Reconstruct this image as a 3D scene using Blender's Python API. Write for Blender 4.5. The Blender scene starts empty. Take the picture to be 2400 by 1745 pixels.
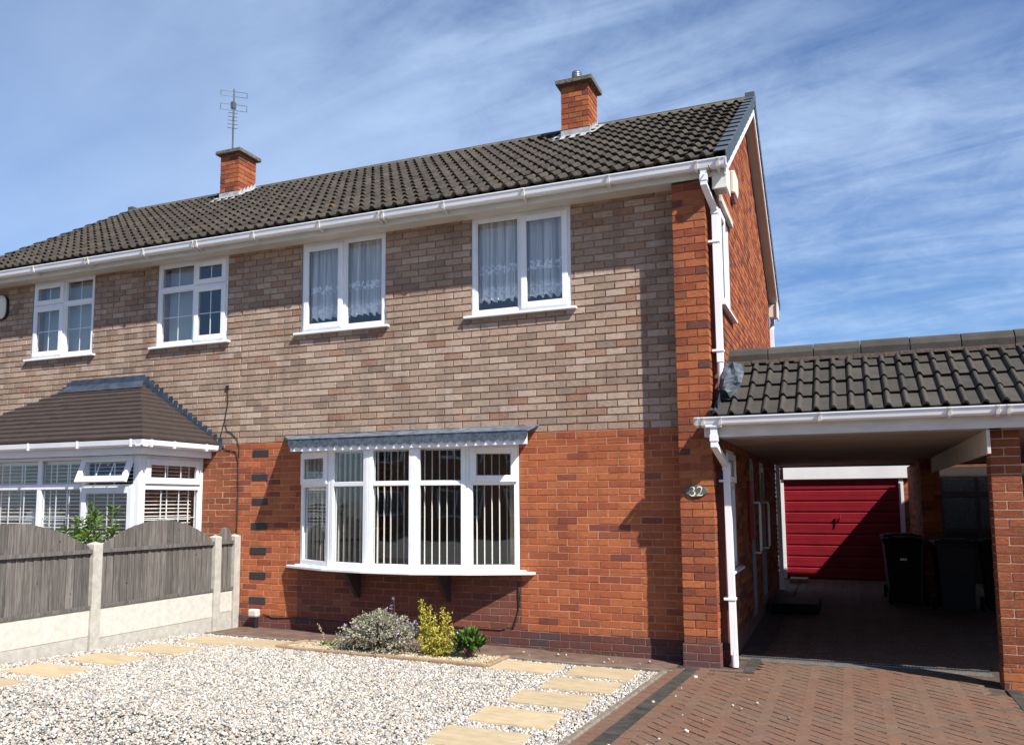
import bpy, math, random
import numpy as np
from mathutils import Vector, Matrix
R = math.radians
rnd = random.Random(7)
nrs = np.random.RandomState(11)
scn = bpy.context.scene
COL = scn.collection

# ------------------------------------------------------------------ camera
cam_d = bpy.data.cameras.new("camera")
cam = bpy.data.objects.new("camera", cam_d); COL.objects.link(cam)
scn.camera = cam
yaw, pitch, roll = R(-23.0852), R(6.0184), R(-0.2587)
cy_, sy_, cp_, sp_ = math.cos(yaw), math.sin(yaw), math.cos(pitch), math.sin(pitch)
fwd = Vector((sy_*cp_, cy_*cp_, sp_)); rgt = Vector((cy_, -sy_, 0)); upv = rgt.cross(fwd)
cr_, sr_ = math.cos(roll), math.sin(roll)
r2 = rgt*cr_ + upv*sr_; u2 = upv*cr_ - rgt*sr_
M = Matrix((( r2.x, u2.x, -fwd.x, 1.5295), (r2.y, u2.y, -fwd.y, -8.6928), (r2.z, u2.z, -fwd.z, 1.5246), (0, 0, 0, 1)))
cam.matrix_world = M
cam_d.sensor_fit = 'HORIZONTAL'; cam_d.sensor_width = 36
cam_d.lens = 1982.76/2400*36
cam_d.shift_x = 61.47/2400; cam_d.shift_y = 94.0/2400
cam_d.clip_start = 0.05; cam_d.clip_end = 2000

# ------------------------------------------------------------------ light
SUN = Vector((1.77, -1.0, 2.12)).normalized()           # towards the sun
SUN_EL = math.asin(SUN.z); SUN_AZ = math.atan2(SUN.x, SUN.y)
sd = bpy.data.lights.new("sun", 'SUN'); sd.energy = 5.0; sd.angle = R(0.53); sd.color = (1.0, 0.945, 0.87)
so = bpy.data.objects.new("sun", sd); COL.objects.link(so)
so.rotation_euler = SUN.to_track_quat('Z', 'Y').to_euler(); so.location = (8, -6, 12)

scn.view_settings.view_transform = 'Standard'; scn.view_settings.look = 'None'
scn.view_settings.gamma = 1; scn.view_settings.use_curve_mapping = False
scn.view_settings.exposure = 0.80
scn.cycles.max_bounces = 8; scn.cycles.transparent_max_bounces = 16
scn.cycles.diffuse_bounces = 4

class NT:
    def __init__(s, tree): s.t = tree
    def n(s, typ, **kw):
        nd = s.t.nodes.new(typ)
        for k, v in kw.items():
            if k == 'inp':
                for kk, vv in v.items():
                    sock = nd.inputs[kk]
                    if isinstance(vv, bpy.types.NodeSocket): s.t.links.new(vv, sock)
                    else: sock.default_value = vv
            else: setattr(nd, k, v)
        return nd
    def m(s, op, a, b=0.0, c=0.0, clamp=False):
        nd = s.t.nodes.new('ShaderNodeMath'); nd.operation = op; nd.use_clamp = clamp
        for i, v in enumerate((a, b, c)):
            if isinstance(v, bpy.types.NodeSocket): s.t.links.new(v, nd.inputs[i])
            else: nd.inputs[i].default_value = v
        return nd.outputs[0]
    def mr(s, v, a, b, c=0.0, d=1.0, smooth=True):
        nd = s.t.nodes.new('ShaderNodeMapRange'); nd.interpolation_type = 'SMOOTHSTEP' if smooth else 'LINEAR'
        s.t.links.new(v, nd.inputs[0])
        for i, x in enumerate((a, b, c, d)): nd.inputs[i+1].default_value = x
        return nd.outputs[0]
    def mix(s, f, a, b, blend='MIX'):
        nd = s.t.nodes.new('ShaderNodeMix'); nd.data_type = 'RGBA'; nd.blend_type = blend
        for i, v in ((0, f), (6, a), (7, b)):
            if isinstance(v, bpy.types.NodeSocket): s.t.links.new(v, nd.inputs[i])
            elif i == 0: nd.inputs[0].default_value = v
            else: nd.inputs[i].default_value = (*v, 1) if len(v) == 3 else v
        return nd.outputs[2]
    def noise(s, vec, scale, detail=3, rough=0.55, dist=0.0):
        nd = s.n('ShaderNodeTexNoise', inp={'Scale': scale, 'Detail': detail, 'Roughness': rough, 'Distortion': dist})
        if vec is not None: s.t.links.new(vec, nd.inputs['Vector'])
        return nd.outputs['Fac']
    def ramp(s, f, stops, interp='LINEAR'):
        nd = s.t.nodes.new('ShaderNodeValToRGB'); cr = nd.color_ramp; cr.interpolation = interp
        while len(cr.elements) > 1: cr.elements.remove(cr.elements[-1])
        cr.elements[0].position = stops[0][0]; cr.elements[0].color = (*stops[0][1], 1)
        for p, c in stops[1:]:
            e = cr.elements.new(p); e.color = (*c, 1)
        s.t.links.new(f, nd.inputs[0]); return nd.outputs[0]
    def xyz(s, v):
        nd = s.n('ShaderNodeSeparateXYZ'); s.t.links.new(v, nd.inputs[0]); return nd.outputs
    def comb(s, x, y, z):
        nd = s.t.nodes.new('ShaderNodeCombineXYZ')
        for i, v in enumerate((x, y, z)):
            if isinstance(v, bpy.types.NodeSocket): s.t.links.new(v, nd.inputs[i])
            else: nd.inputs[i].default_value = v
        return nd.outputs[0]
    def bump(s, h, strength=1.0, dist=0.01):
        nd = s.n('ShaderNodeBump', inp={'Strength': strength, 'Distance': dist}); s.t.links.new(h, nd.inputs['Height'])
        return nd.outputs[0]

# ------------------------------------------------------------------ sky
world = bpy.data.worlds.new("World"); scn.world = world; world.use_nodes = True
wt = world.node_tree; wt.nodes.clear(); w = NT(wt)
sky = w.n('ShaderNodeTexSky', sky_type='NISHITA', sun_disc=False, sun_elevation=SUN_EL, sun_rotation=SUN_AZ,
          altitude=100, air_density=1.0, dust_density=0.5, ozone_density=2.5)
tc = w.n('ShaderNodeTexCoord')
dx, dy, dz = w.xyz(tc.outputs['Generated'])
zc = w.m('ADD', w.m('MAXIMUM', dz, 0.0), 0.22)
px = w.m('DIVIDE', dx, zc); py = w.m('DIVIDE', dy, zc)
# streaks fan out of the south-east: rotate then stretch
ang = R(-9)
qx = w.m('ADD', w.m('MULTIPLY', px, math.cos(ang)), w.m('MULTIPLY', py, math.sin(ang)))
qy = w.m('SUBTRACT', w.m('MULTIPLY', py, math.cos(ang)), w.m('MULTIPLY', px, math.sin(ang)))
v1 = w.comb(w.m('MULTIPLY', qx, 0.38), w.m('MULTIPLY', qy, 1.05), 3.1)
v2 = w.comb(w.m('MULTIPLY', qx, 1.3), w.m('MULTIPLY', qy, 5.0), 7.7)
v3 = w.comb(w.m('MULTIPLY', px, 2.2), w.m('MULTIPLY', py, 2.2), 1.3)
n1 = w.noise(v1, 1.0, 4, 0.50, 0.5)
n2 = w.noise(v2, 1.2, 7, 0.60, 1.3)
n3 = w.noise(v3, 3.0, 8, 0.68, 0.4)
ddx_ = w.m('SUBTRACT', px, 0.40); ddy_ = w.m('SUBTRACT', py, 1.02)
clear = w.mr(w.m('SQRT', w.m('ADD', w.m('MULTIPLY', ddx_, ddx_), w.m('MULTIPLY', w.m('MULTIPLY', ddy_, ddy_), 2.2))), 0.10, 0.95, 0.05, 1.0)
dm = w.mr(px, -1.1, -0.1, 0.12, 1.0)
cl = w.m('ADD', 0.43, w.m('MULTIPLY', w.m('SUBTRACT', n1, 0.5), 1.25))
cl = w.m('ADD', cl, w.m('MULTIPLY', w.m('MULTIPLY', w.m('SUBTRACT', n2, 0.5), 1.1), dm))
cl = w.m('ADD', cl, w.m('MULTIPLY', w.m('MULTIPLY', w.m('SUBTRACT', n3, 0.5), 0.8), dm))
cl = w.m('MULTIPLY', w.mr(cl, 0.0, 1.0, 0.0, 0.66), clear)
cl = w.m('MULTIPLY', cl, w.mr(dy, -0.55, 0.15, 0.55, 1.0))      # cloud thinned over the unseen southern sky to weaken its fill light
skc = w.mix(1.0, sky.outputs[0], (0.88, 1.10, 1.42), 'MULTIPLY')
skc = w.mix(cl, skc, (6.9, 8.8, 11.6))
bg = w.n('ShaderNodeBackground', inp={'Strength': 0.058}); wt.links.new(skc, bg.inputs[0])
wo = w.n('ShaderNodeOutputWorld'); wt.links.new(bg.outputs[0], wo.inputs[0])

# ------------------------------------------------------------------ materials
def newmat(name):
    m = bpy.data.materials.new(name); m.use_nodes = True; m.node_tree.nodes.clear(); return m, NT(m.node_tree)
def finish(t, color, rough=0.8, normal=None, metal=0.0, spec=0.5, **kw):
    b = t.n('ShaderNodeBsdfPrincipled', inp={'Roughness': rough, 'Metallic': metal, 'Specular IOR Level': spec})
    if isinstance(color, bpy.types.NodeSocket): t.t.links.new(color, b.inputs['Base Color'])
    else: b.inputs['Base Color'].default_value = (*color, 1)
    if normal is not None: t.t.links.new(normal, b.inputs['Normal'])
    for k, v in kw.items(): b.inputs[k].default_value = v
    o = t.n('ShaderNodeOutputMaterial'); t.t.links.new(b.outputs[0], o.inputs[0]); return b

def brick_mat(name, stops, mortar, stops_top=None, mortar_top=None, face=0.35, jw=0.0048, rustic=0.0, seed=0.0, depth=0.009):
    m, t = newmat(name)
    g = t.n('ShaderNodeNewGeometry'); P = g.outputs['Position']; x, y, z = t.xyz(P)
    zr = t.m('SUBTRACT', z, 2.2755)
    wob = t.m('MULTIPLY', t.m('SUBTRACT', t.noise(P, 7.0, 2), 0.5), 0.16)
    rows = t.m('ADD', t.m('DIVIDE', t.m('MAXIMUM', zr, 0.0), 0.0794), t.m('DIVIDE', t.m('MINIMUM', zr, 0.0), 0.0759))
    rows = t.m('ADD', rows, wob)
    row = t.m('FLOOR', rows); fr = t.m('FRACT', rows)
    h = t.m('ADD', x, y)
    wn = t.n('ShaderNodeTexWhiteNoise', noise_dimensions='1D'); t.t.links.new(row, wn.inputs['W'])
    h = t.m('ADD', h, t.m('MULTIPLY', t.m('SUBTRACT', wn.outputs[0], 0.5), 0.014))
    h = t.m('ADD', h, t.m('MULTIPLY', t.m('SUBTRACT', t.noise(P, 11.0, 2), 0.5), 0.014))
    par = t.m('MULTIPLY', t.m('SUBTRACT', 1.0, t.m('FLOORED_MODULO', row, 2.0)), 0.5)
    col = t.m('ADD', t.m('DIVIDE', t.m('SUBTRACT', h, 0.006), 0.225), par)
    fc = t.m('FRACT', col)
    idv = t.comb(t.m('FLOOR', col), row, seed)
    wn2 = t.n('ShaderNodeTexWhiteNoise', noise_dimensions='3D'); t.t.links.new(idv, wn2.inputs['Vector'])
    rv, rc = wn2.outputs['Value'], wn2.outputs['Color']
    r1, g1, b1 = t.xyz(rc)
    ddx = t.m('MULTIPLY', t.m('MINIMUM', fc, t.m('SUBTRACT', 1.0, fc)), 0.225)
    ddz = t.m('MULTIPLY', t.m('MINIMUM', fr, t.m('SUBTRACT', 1.0, fr)), 0.0765)
    d = t.m('SMOOTH_MIN', ddx, ddz, 0.006)
    fine = t.noise(P, 95.0, 4, 0.7)
    d = t.m('ADD', d, t.m('MULTIPLY', t.m('SUBTRACT', fine, 0.5), 0.007))
    mask = t.mr(d, jw-0.0022, jw+0.0022)
    c = t.ramp(rv, stops)
    mort = (*mortar, 1)
    if stops_top:
        ct = t.ramp(rv, stops_top); up = t.m('GREATER_THAN', row, -0.5)
        c = t.mix(up, c, ct); mo = t.mix(up, mortar, mortar_top)
    else: mo = t.mix(0.0, mortar, mortar)
    # mottling inside a brick, streaks of colour and age over the wall
    st = t.n('ShaderNodeVectorMath', operation='MULTIPLY'); t.t.links.new(P, st.inputs[0]); st.inputs[1].default_value = (9, 9, 30)
    mot = t.noise(st.outputs[0], 2.2, 5, 0.65, 0.6)
    c = t.mix(1.0, c, t.ramp(mot, [(0.25, (0.70, 0.70, 0.70)), (0.5, (1, 1, 1)), (0.75, (1.24, 1.22, 1.2))]), 'MULTIPLY')
    spots = t.noise(P, 160.0, 2, 0.5)
    c = t.mix(t.m('MULTIPLY', t.mr(spots, 0.70, 0.76), t.mr(g1, 0.45, 0.75)), c, (0.035, 0.03, 0.028))
    age = t.noise(P, 0.9, 4, 0.6)
    agec = t.ramp(age, [(0.3, (0.86, 0.86, 0.87)), (0.6, (1.05, 1.04, 1.03))])
    mo = t.mix(1.0, mo, t.ramp(t.noise(P, 6.0, 4), [(0.3, (0.72, 0.7, 0.7)), (0.7, (1.2, 1.18, 1.15))]), 'MULTIPLY')
    cc = t.mix(mask, mo, c)
    cc = t.mix(1.0, cc, agec, 'MULTIPLY')
    grain = t.n('ShaderNodeVectorMath', operation='MULTIPLY'); t.t.links.new(P, grain.inputs[0]); grain.inputs[1].default_value = (38, 38, 120)
    gr = t.noise(grain.outputs[0], 1.0, 3, 0.6, 1.5)
    hgt = t.m('ADD', mask, t.m('MULTIPLY', t.m('ADD', t.m('MULTIPLY', fine, 0.5), t.m('MULTIPLY', gr, 0.5+rustic)), face))
    hgt = t.m('ADD', hgt, t.m('MULTIPLY', b1, 0.25))
    finish(t, cc, 0.92, t.bump(hgt, 1.0, depth), spec=0.2)
    return m
RED = [(0.0, (0.34, 0.102, 0.042)), (0.35, (0.395, 0.124, 0.049)), (0.65, (0.33, 0.094, 0.040)), (0.88, (0.265, 0.073, 0.036)), (0.96, (0.17, 0.056, 0.040)), (1.0, (0.41, 0.145, 0.055))]
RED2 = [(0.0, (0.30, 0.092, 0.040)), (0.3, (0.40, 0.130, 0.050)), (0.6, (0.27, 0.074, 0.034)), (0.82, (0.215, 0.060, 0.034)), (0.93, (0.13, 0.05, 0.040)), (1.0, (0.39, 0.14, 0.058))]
GREY = [(0.0, (0.350, 0.257, 0.199)), (0.14, (0.469, 0.367, 0.296)), (0.30, (0.380, 0.275, 0.210)), (0.45, (0.300, 0.227, 0.177)), (0.58, (0.430, 0.323, 0.242)), (0.74, (0.340, 0.245, 0.184)), (0.86, (0.235, 0.181, 0.144)), (0.92, (0.369, 0.250, 0.179)), (0.96, (0.290, 0.166, 0.116)), (1.0, (0.500, 0.401, 0.325))]
PLI = [(0.0, (0.105, 0.042, 0.036)), (0.4, (0.085, 0.04, 0.038)), (0.7, (0.15, 0.045, 0.037)), (1.0, (0.055, 0.045, 0.05))]
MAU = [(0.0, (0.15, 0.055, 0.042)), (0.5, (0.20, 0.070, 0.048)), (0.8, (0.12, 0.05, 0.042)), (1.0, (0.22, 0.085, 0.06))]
RUS = [(0.0, (0.30, 0.092, 0.044)), (0.5, (0.36, 0.115, 0.052)), (1.0, (0.24, 0.072, 0.038))]
mB_front = brick_mat('brick_red_and_grey', RED, (0.42, 0.20, 0.13), GREY, (0.235, 0.118, 0.072), seed=1, jw=0.0062, depth=0.016)
mB_red = brick_mat('brick_red', RED2, (0.30, 0.165, 0.115), seed=2, jw=0.0068, depth=0.022)
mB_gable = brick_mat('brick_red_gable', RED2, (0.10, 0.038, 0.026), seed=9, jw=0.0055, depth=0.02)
PLI = [(p, (c[0]*1.15, c[1]*1.12, c[2]*1.1)) for p, c in PLI]
mB_pli = brick_mat('brick_plinth', PLI, (0.20, 0.13, 0.10), seed=3, jw=0.0055, depth=0.014)
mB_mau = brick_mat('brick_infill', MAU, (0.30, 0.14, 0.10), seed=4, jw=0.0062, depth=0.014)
mB_rus = brick_mat('brick_rustic', RUS, (0.44, 0.30, 0.20), seed=5, rustic=2.2, face=0.5, depth=0.014)
mB_rusf = brick_mat('brick_rustic_and_grey', RUS, (0.46, 0.31, 0.23), GREY, (0.235, 0.118, 0.072), seed=5, rustic=1.6, face=0.45, depth=0.016)

def brickface(name, stops, face=0.35, rustic=0.0, rough=0.92, lo=0.70, hi=1.24):
    m, t = newmat(name); g = t.n('ShaderNodeNewGeometry'); P = g.outputs['Position']
    at = t.n('ShaderNodeAttribute', attribute_name='tint'); tv = at.outputs['Fac']
    c = t.ramp(tv, stops)
    st = t.n('ShaderNodeVectorMath', operation='MULTIPLY'); t.t.links.new(P, st.inputs[0]); st.inputs[1].default_value = (9, 9, 30)
    mot = t.noise(st.outputs[0], 2.2, 5, 0.65, 0.6)
    c = t.mix(1.0, c, t.ramp(mot, [(0.25, (lo, lo, lo)), (0.5, (1, 1, 1)), (0.75, (hi, hi*0.985, hi*0.965))]), 'MULTIPLY')
    wn = t.n('ShaderNodeTexWhiteNoise', noise_dimensions='1D'); t.t.links.new(t.m('MULTIPLY', tv, 991.0), wn.inputs['W'])
    spots = t.noise(P, 150.0, 2, 0.5)
    c = t.mix(t.m('MULTIPLY', t.mr(spots, 0.68, 0.75), t.mr(wn.outputs[0], 0.4, 0.8)), c, (0.035, 0.03, 0.028))
    sv = t.n('ShaderNodeVectorMath', operation='MULTIPLY'); t.t.links.new(P, sv.inputs[0]); sv.inputs[1].default_value = (2.2, 2.2, 0.45)
    strk = t.noise(sv.outputs[0], 1.6, 5, 0.6, 0.3)           # run-off stains and weathering
    c = t.mix(1.0, c, t.ramp(strk, [(0.28, (0.72, 0.72, 0.73)), (0.5, (1.0, 1.0, 1.0)), (0.72, (1.08, 1.06, 1.03))]), 'MULTIPLY')
    grain = t.n('ShaderNodeVectorMath', operation='MULTIPLY'); t.t.links.new(P, grain.inputs[0]); grain.inputs[1].default_value = (38, 38, 120)
    gr = t.noise(grain.outputs[0], 1.0, 3, 0.6, 1.5); fine = t.noise(P, 95.0, 4, 0.7)
    hgt = t.m('MULTIPLY', t.m('ADD', t.m('MULTIPLY', fine, 0.6), t.m('MULTIPLY', gr, 0.5+rustic)), face)
    finish(t, c, rough, t.bump(hgt, 1.0, 0.016), spec=0.2); return m
mF_red = brickface('brick_face_red', RED); mF_red2 = brickface('brick_face_pier', RED2, 0.45, 0.6)
mF_grey = brickface('brick_face_grey', GREY, 0.55, 0.4, lo=0.66, hi=1.22); mF_rus = brickface('brick_face_rustic', RUS, 0.6, 2.0)
def simple(name, c1, c2=None, scale=6.0, rough=0.6, bump=0.0, bscale=60.0, bd=0.004, metal=0.0, spec=0.5, stretch=None, lo=0.35, hi=0.65, detail=4, tint=None, **kw):
    m, t = newmat(name); g = t.n('ShaderNodeNewGeometry'); P = g.outputs['Position']
    if stretch:
        s_ = t.n('ShaderNodeVectorMath', operation='MULTIPLY'); t.t.links.new(P, s_.inputs[0]); s_.inputs[1].default_value = stretch; P2 = s_.outputs[0]
    else: P2 = P
    if c2 is None: c = t.mix(0.0, c1, c1)
    else: c = t.ramp(t.noise(P2, scale, detail, 0.62), [(lo, c1), (hi, c2)])
    if tint:
        at = t.n('ShaderNodeAttribute', attribute_name='tint'); c = t.mix(1.0, c, t.ramp(at.outputs['Fac'], tint), 'MULTIPLY')
    nm = t.bump(t.noise(P2, bscale, 4, 0.65), bump, bd) if bump else None
    finish(t, c, rough, nm, metal, spec, **kw); return m
mM_red = simple('mortar_pink', (0.36, 0.17, 0.11), (0.46, 0.24, 0.165), 9.0, 0.95, 0.6, 90, 0.004, spec=0.15)
mM_grey = simple('mortar_brown', (0.33, 0.155, 0.09), (0.46, 0.24, 0.15), 6.0, 0.95, 0.6, 90, 0.004, spec=0.15)
mM_pier = simple('mortar_pier', (0.26, 0.135, 0.09), (0.36, 0.21, 0.15), 9.0, 0.95, 0.6, 90, 0.004, spec=0.15)
mM_cream = simple('mortar_cream', (0.40, 0.27, 0.18), (0.50, 0.36, 0.26), 9.0, 0.95, 0.6, 90, 0.004, spec=0.15)
mWhite = simple('upvc_white', (0.70, 0.72, 0.75), (0.80, 0.81, 0.82), 2.2, 0.32, lo=0.3, hi=0.6)
mWhiteD = simple('upvc_weathered', (0.54, 0.53, 0.485), (0.64, 0.625, 0.575), 3.0, 0.45, stretch=(1, 1, 4), lo=0.35, hi=0.6)
mCream = simple('soffit_board', (0.52, 0.475, 0.41), (0.60, 0.555, 0.485), 3.0, 0.7)
mDoorShaded = simple('door_white_shaded', (0.20, 0.20, 0.215), (0.26, 0.26, 0.28), 5, 0.5)  # white door frames, greyed in the colour to stand in for carport shade
mSeal = simple('grey_sealant', (0.16, 0.17, 0.18), rough=0.6)
mLeadDark = simple('lead_dark', (0.022, 0.032, 0.05), (0.050, 0.068, 0.10), 7.0, 0.5, 0.3, 30, 0.004)
mLeadPale = simple('lead_pale', (0.24, 0.255, 0.27), (0.42, 0.43, 0.44), 14.0, 0.55, 0.4, 40, 0.006)
mLeadStreak = simple('lead_streaked', (0.040, 0.058, 0.082), (0.19, 0.235, 0.29), 11.0, 0.5, 0.4, 30, 0.006, stretch=(1, 1, 0.6), lo=0.40, hi=0.66, detail=6)
mVerge = simple('verge_plastic', (0.045, 0.058, 0.072), (0.06, 0.075, 0.092), 4.0, 0.55)
mConc = simple('concrete', (0.45, 0.43, 0.385), (0.54, 0.52, 0.47), 14.0, 0.9, 0.5, 80, 0.004, spec=0.2)
mConcP = simple('concrete_post', (0.34, 0.325, 0.285), (0.45, 0.43, 0.385), 14.0, 0.92, 0.8, 120, 0.004, spec=0.2)
mConcCap = simple('concrete_cap', (0.08, 0.07, 0.052), (0.19, 0.165, 0.125), 22.0, 0.95, 0.8, 60, 0.01, spec=0.2)
mMetal = simple('galvanised', (0.42, 0.44, 0.46), (0.30, 0.31, 0.33), 12, 0.38, metal=0.8)
mAer = simple('aerial_alloy', (0.10, 0.11, 0.12), (0.16, 0.17, 0.18), 12, 0.45, metal=0.5)
mBlackP = simple('black_plastic', (0.004, 0.004, 0.0042), (0.006, 0.006, 0.0065), 6, 0.7, spec=0.15)
mGreyP = simple('dark_grey_plastic', (0.010, 0.010, 0.013), (0.016, 0.016, 0.02), 6, 0.6, spec=0.25)
mBlackPaint = simple('black_paint', (0.016, 0.017, 0.02), (0.03, 0.031, 0.035), 40, 0.6, 0.6, 90, 0.006)
mRedDoor = simple('red_paint', (0.19, 0.005, 0.014), (0.24, 0.008, 0.018), 3.5, 0.5, spec=0.35)
mRedPl = simple('red_lens', (0.10, 0.015, 0.01), rough=0.3)
mCable = simple('cable_black', (0.02, 0.014, 0.012), rough=0.6)
mPlaster = simple('plaster', (0.42, 0.38, 0.33), (0.36, 0.33, 0.28), 2.0, 0.9)
mIntFloor = simple('carpet', (0.14, 0.11, 0.09), rough=0.95)
mAlarm = simple('alarm_cream', (0.66, 0.62, 0.46), (0.72, 0.69, 0.55), 5, 0.45)
mNavy = simple('navy_plastic', (0.012, 0.02, 0.05), rough=0.4)
mDrain = simple('drain_concrete', (0.075, 0.062, 0.05), (0.13, 0.115, 0.095), 18, 0.9, 0.5, 80, 0.004)
mDeskDark = simple('dark_timber', (0.03, 0.022, 0.02), (0.05, 0.035, 0.03), 8, 0.7, stretch=(8, 8, 1))
mFrostG = simple('obscure_glass', (0.045, 0.055, 0.052), (0.10, 0.12, 0.11), 60, 0.25, 0.8, 90, 0.01)
mSlate = simple('plaque_slate', (0.055, 0.07, 0.06), (0.10, 0.115, 0.10), 30, 0.5)
mDigit = simple('cream_paint', (0.78, 0.74, 0.55), rough=0.5)
mBlind = simple('vertical_blind_fabric', (0.80, 0.78, 0.72), rough=0.85)
mVenet = simple('venetian_slat_white', (0.78, 0.78, 0.76), rough=0.5)
mBeige = simple('beige_drape', (0.42, 0.38, 0.32), (0.30, 0.27, 0.22), 18, 0.9, stretch=(4, 4, 0.2))
mMortarM = simple('bedding_mortar', (0.075, 0.055, 0.045), (0.13, 0.09, 0.072), 20, 0.95, 0.8, 60, 0.01)
mSlab = simple('buff_slab', (0.36, 0.285, 0.178), (0.44, 0.36, 0.238), 5.0, 0.85, 0.5, 30, 0.005, spec=0.2, stretch=(1.0, 2.6, 1), detail=7, tint=[(0, (0.90, 0.90, 0.90)), (1, (1.06, 1.05, 1.03))])
mEdgeSt = simple('sandstone_edging', (0.22, 0.145, 0.085), (0.31, 0.215, 0.135), 12, 0.9, 0.5, 50, 0.005)
mPath = simple('path_brown', (0.085, 0.050, 0.036), (0.155, 0.096, 0.070), 5.0, 0.9, 0.5, 60, 0.004, detail=7)
mGBase = simple('gravel_subsoil', (0.10, 0.09, 0.078), (0.28, 0.265, 0.24), 60.0, 0.95, 1.0, 80, 0.02, detail=2)
mGround = simple('earth_ground', (0.16, 0.15, 0.135), (0.21, 0.20, 0.18), 0.8, 0.95)
mKerb = simple('kerb_concrete', (0.11, 0.09, 0.07), (0.20, 0.17, 0.135), 16, 0.9, 0.6, 60, 0.005)
mBark = simple('stem_bark', (0.16, 0.12, 0.08), rough=0.9)
mGlassDot = simple('mirror', (0.55, 0.58, 0.60), rough=0.15, metal=0.9)

# tiles of the main roof: brown-grey concrete with lichen
def tile_mat(name, c1, c2, lich, lich_amt, tint):
    m, t = newmat(name); g = t.n('ShaderNodeNewGeometry'); P = g.outputs['Position']
    c = t.ramp(t.noise(P, 9.0, 5, 0.65), [(0.3, c1), (0.7, c2)])
    at = t.n('ShaderNodeAttribute', attribute_name='tint')
    c = t.mix(1.0, c, t.ramp(at.outputs['Fac'], tint), 'MULTIPLY')
    l = t.mr(t.noise(P, 34.0, 6, 0.72, 0.5), lich_amt, lich_amt+0.05)
    l2 = t.mr(t.noise(P, 1.7, 3), 0.30, 0.55)
    c = t.mix(t.m('MULTIPLY', l, l2), c, lich)
    o_ = t.mr(t.noise(P, 5.0, 4, 0.6), 0.70, 0.74)
    c = t.mix(t.m('MULTIPLY', o_, 0.5), c, (0.20, 0.09, 0.03))
    finish(t, c, 0.9, t.bump(t.noise(P, 70, 5, 0.7), 0.7, 0.006), spec=0.25); return m
mTile = tile_mat('roof_tile_brown', (0.030, 0.026, 0.022), (0.060, 0.051, 0.041), (0.30, 0.28, 0.23), 0.625,
                 [(0, (0.82, 0.82, 0.82)), (0.6, (1.05, 1.03, 1.0)), (1, (1.25, 1.22, 1.18))])
mTileC = tile_mat('roof_tile_carport', (0.040, 0.037, 0.033), (0.062, 0.056, 0.049), (0.24, 0.23, 0.2), 0.70,
                  [(0, (0.85, 0.85, 0.85)), (1, (1.15, 1.13, 1.1))])
mTileB = tile_mat('roof_tile_bay', (0.040, 0.029, 0.025), (0.055, 0.041, 0.035), (0.2, 0.18, 0.16), 0.80,
                  [(0, (0.97, 0.97, 0.97)), (1, (1.03, 1.03, 1.03))])
mRidge = tile_mat('ridge_tile', (0.08, 0.072, 0.055), (0.15, 0.135, 0.105), (0.26, 0.17, 0.08), 0.56, [(0, (0.8, 0.8, 0.8)), (1, (1.15, 1.15, 1.1))])
mRidgeC = tile_mat('ridge_tile_carport', (0.045, 0.042, 0.037), (0.07, 0.064, 0.057), (0.24, 0.23, 0.21), 0.72, [(0, (0.85, 0.85, 0.85)), (1, (1.15, 1.15, 1.15))])

# paving blocks
m, t = newmat('block_paving'); mPave = m
g = t.n('ShaderNodeNewGeometry'); P = g.outputs['Position']
at = t.n('ShaderNodeAttribute', attribute_name='tint')
c = t.ramp(at.outputs['Fac'], [(0, (0.140, 0.073, 0.049)), (0.4, (0.152, 0.082, 0.055)), (0.82, (0.132, 0.070, 0.048)), (0.93, (0.108, 0.072, 0.052)), (1, (0.148, 0.084, 0.060))])
c = t.mix(t.mr(t.noise(P, 1.3, 5, 0.6), 0.35, 0.75), c, (0.135, 0.092, 0.064))
c = t.mix(1.0, c, t.ramp(t.noise(P, 26, 4, 0.7), [(0.3, (0.8, 0.8, 0.8)), (0.7, (1.18, 1.16, 1.14))]), 'MULTIPLY')
finish(t, c, 0.88, t.bump(t.noise(P, 130, 4, 0.7), 0.6, 0.003), spec=0.25)
mPaveDark = simple('charcoal_block', (0.030, 0.028, 0.026), (0.062, 0.057, 0.050), 7, 0.88, 0.6, 120, 0.003, spec=0.25)
mJoint = simple('joint_sand', (0.050, 0.031, 0.022), (0.085, 0.055, 0.040), 8, 0.95)

# weathered fence timber
m, t = newmat('fence_timber'); mTimber = m
g = t.n('ShaderNodeNewGeometry'); P = g.outputs['Position']
at = t.n('ShaderNodeAttribute', attribute_name='tint')
sv = t.n('ShaderNodeVectorMath', operation='MULTIPLY'); t.t.links.new(P, sv.inputs[0]); sv.inputs[1].default_value = (40, 40, 2.4)
off = t.n('ShaderNodeVectorMath', operation='ADD'); t.t.links.new(sv.outputs[0], off.inputs[0])
t.t.links.new(t.comb(0.0, 0.0, t.m('MULTIPLY', at.outputs['Fac'], 37.0)), off.inputs[1])
gn = t.noise(off.outputs[0], 1.3, 5, 0.65, 0.8)
c = t.ramp(gn, [(0.3, (0.066, 0.060, 0.055)), (0.55, (0.150, 0.138, 0.127)), (0.75, (0.245, 0.228, 0.212))])
c = t.mix(1.0, c, t.ramp(at.outputs['Fac'], [(0, (0.72, 0.72, 0.72)), (1, (1.2, 1.18, 1.16))]), 'MULTIPLY')
vo = t.n('ShaderNodeTexVoronoi', inp={'Scale': 1.0}); 
sv2 = t.n('ShaderNodeVectorMath', operation='MULTIPLY'); t.t.links.new(P, sv2.inputs[0]); sv2.inputs[1].default_value = (0.0, 7.5, 5.0)
t.t.links.new(sv2.outputs[0], vo.inputs['Vector'])
kn = t.mr(vo.outputs['Distance'], 0.045, 0.085, 1.0, 0.0)
c = t.mix(t.m('MULTIPLY', kn, 0.85), c, (0.045, 0.035, 0.028))
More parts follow.
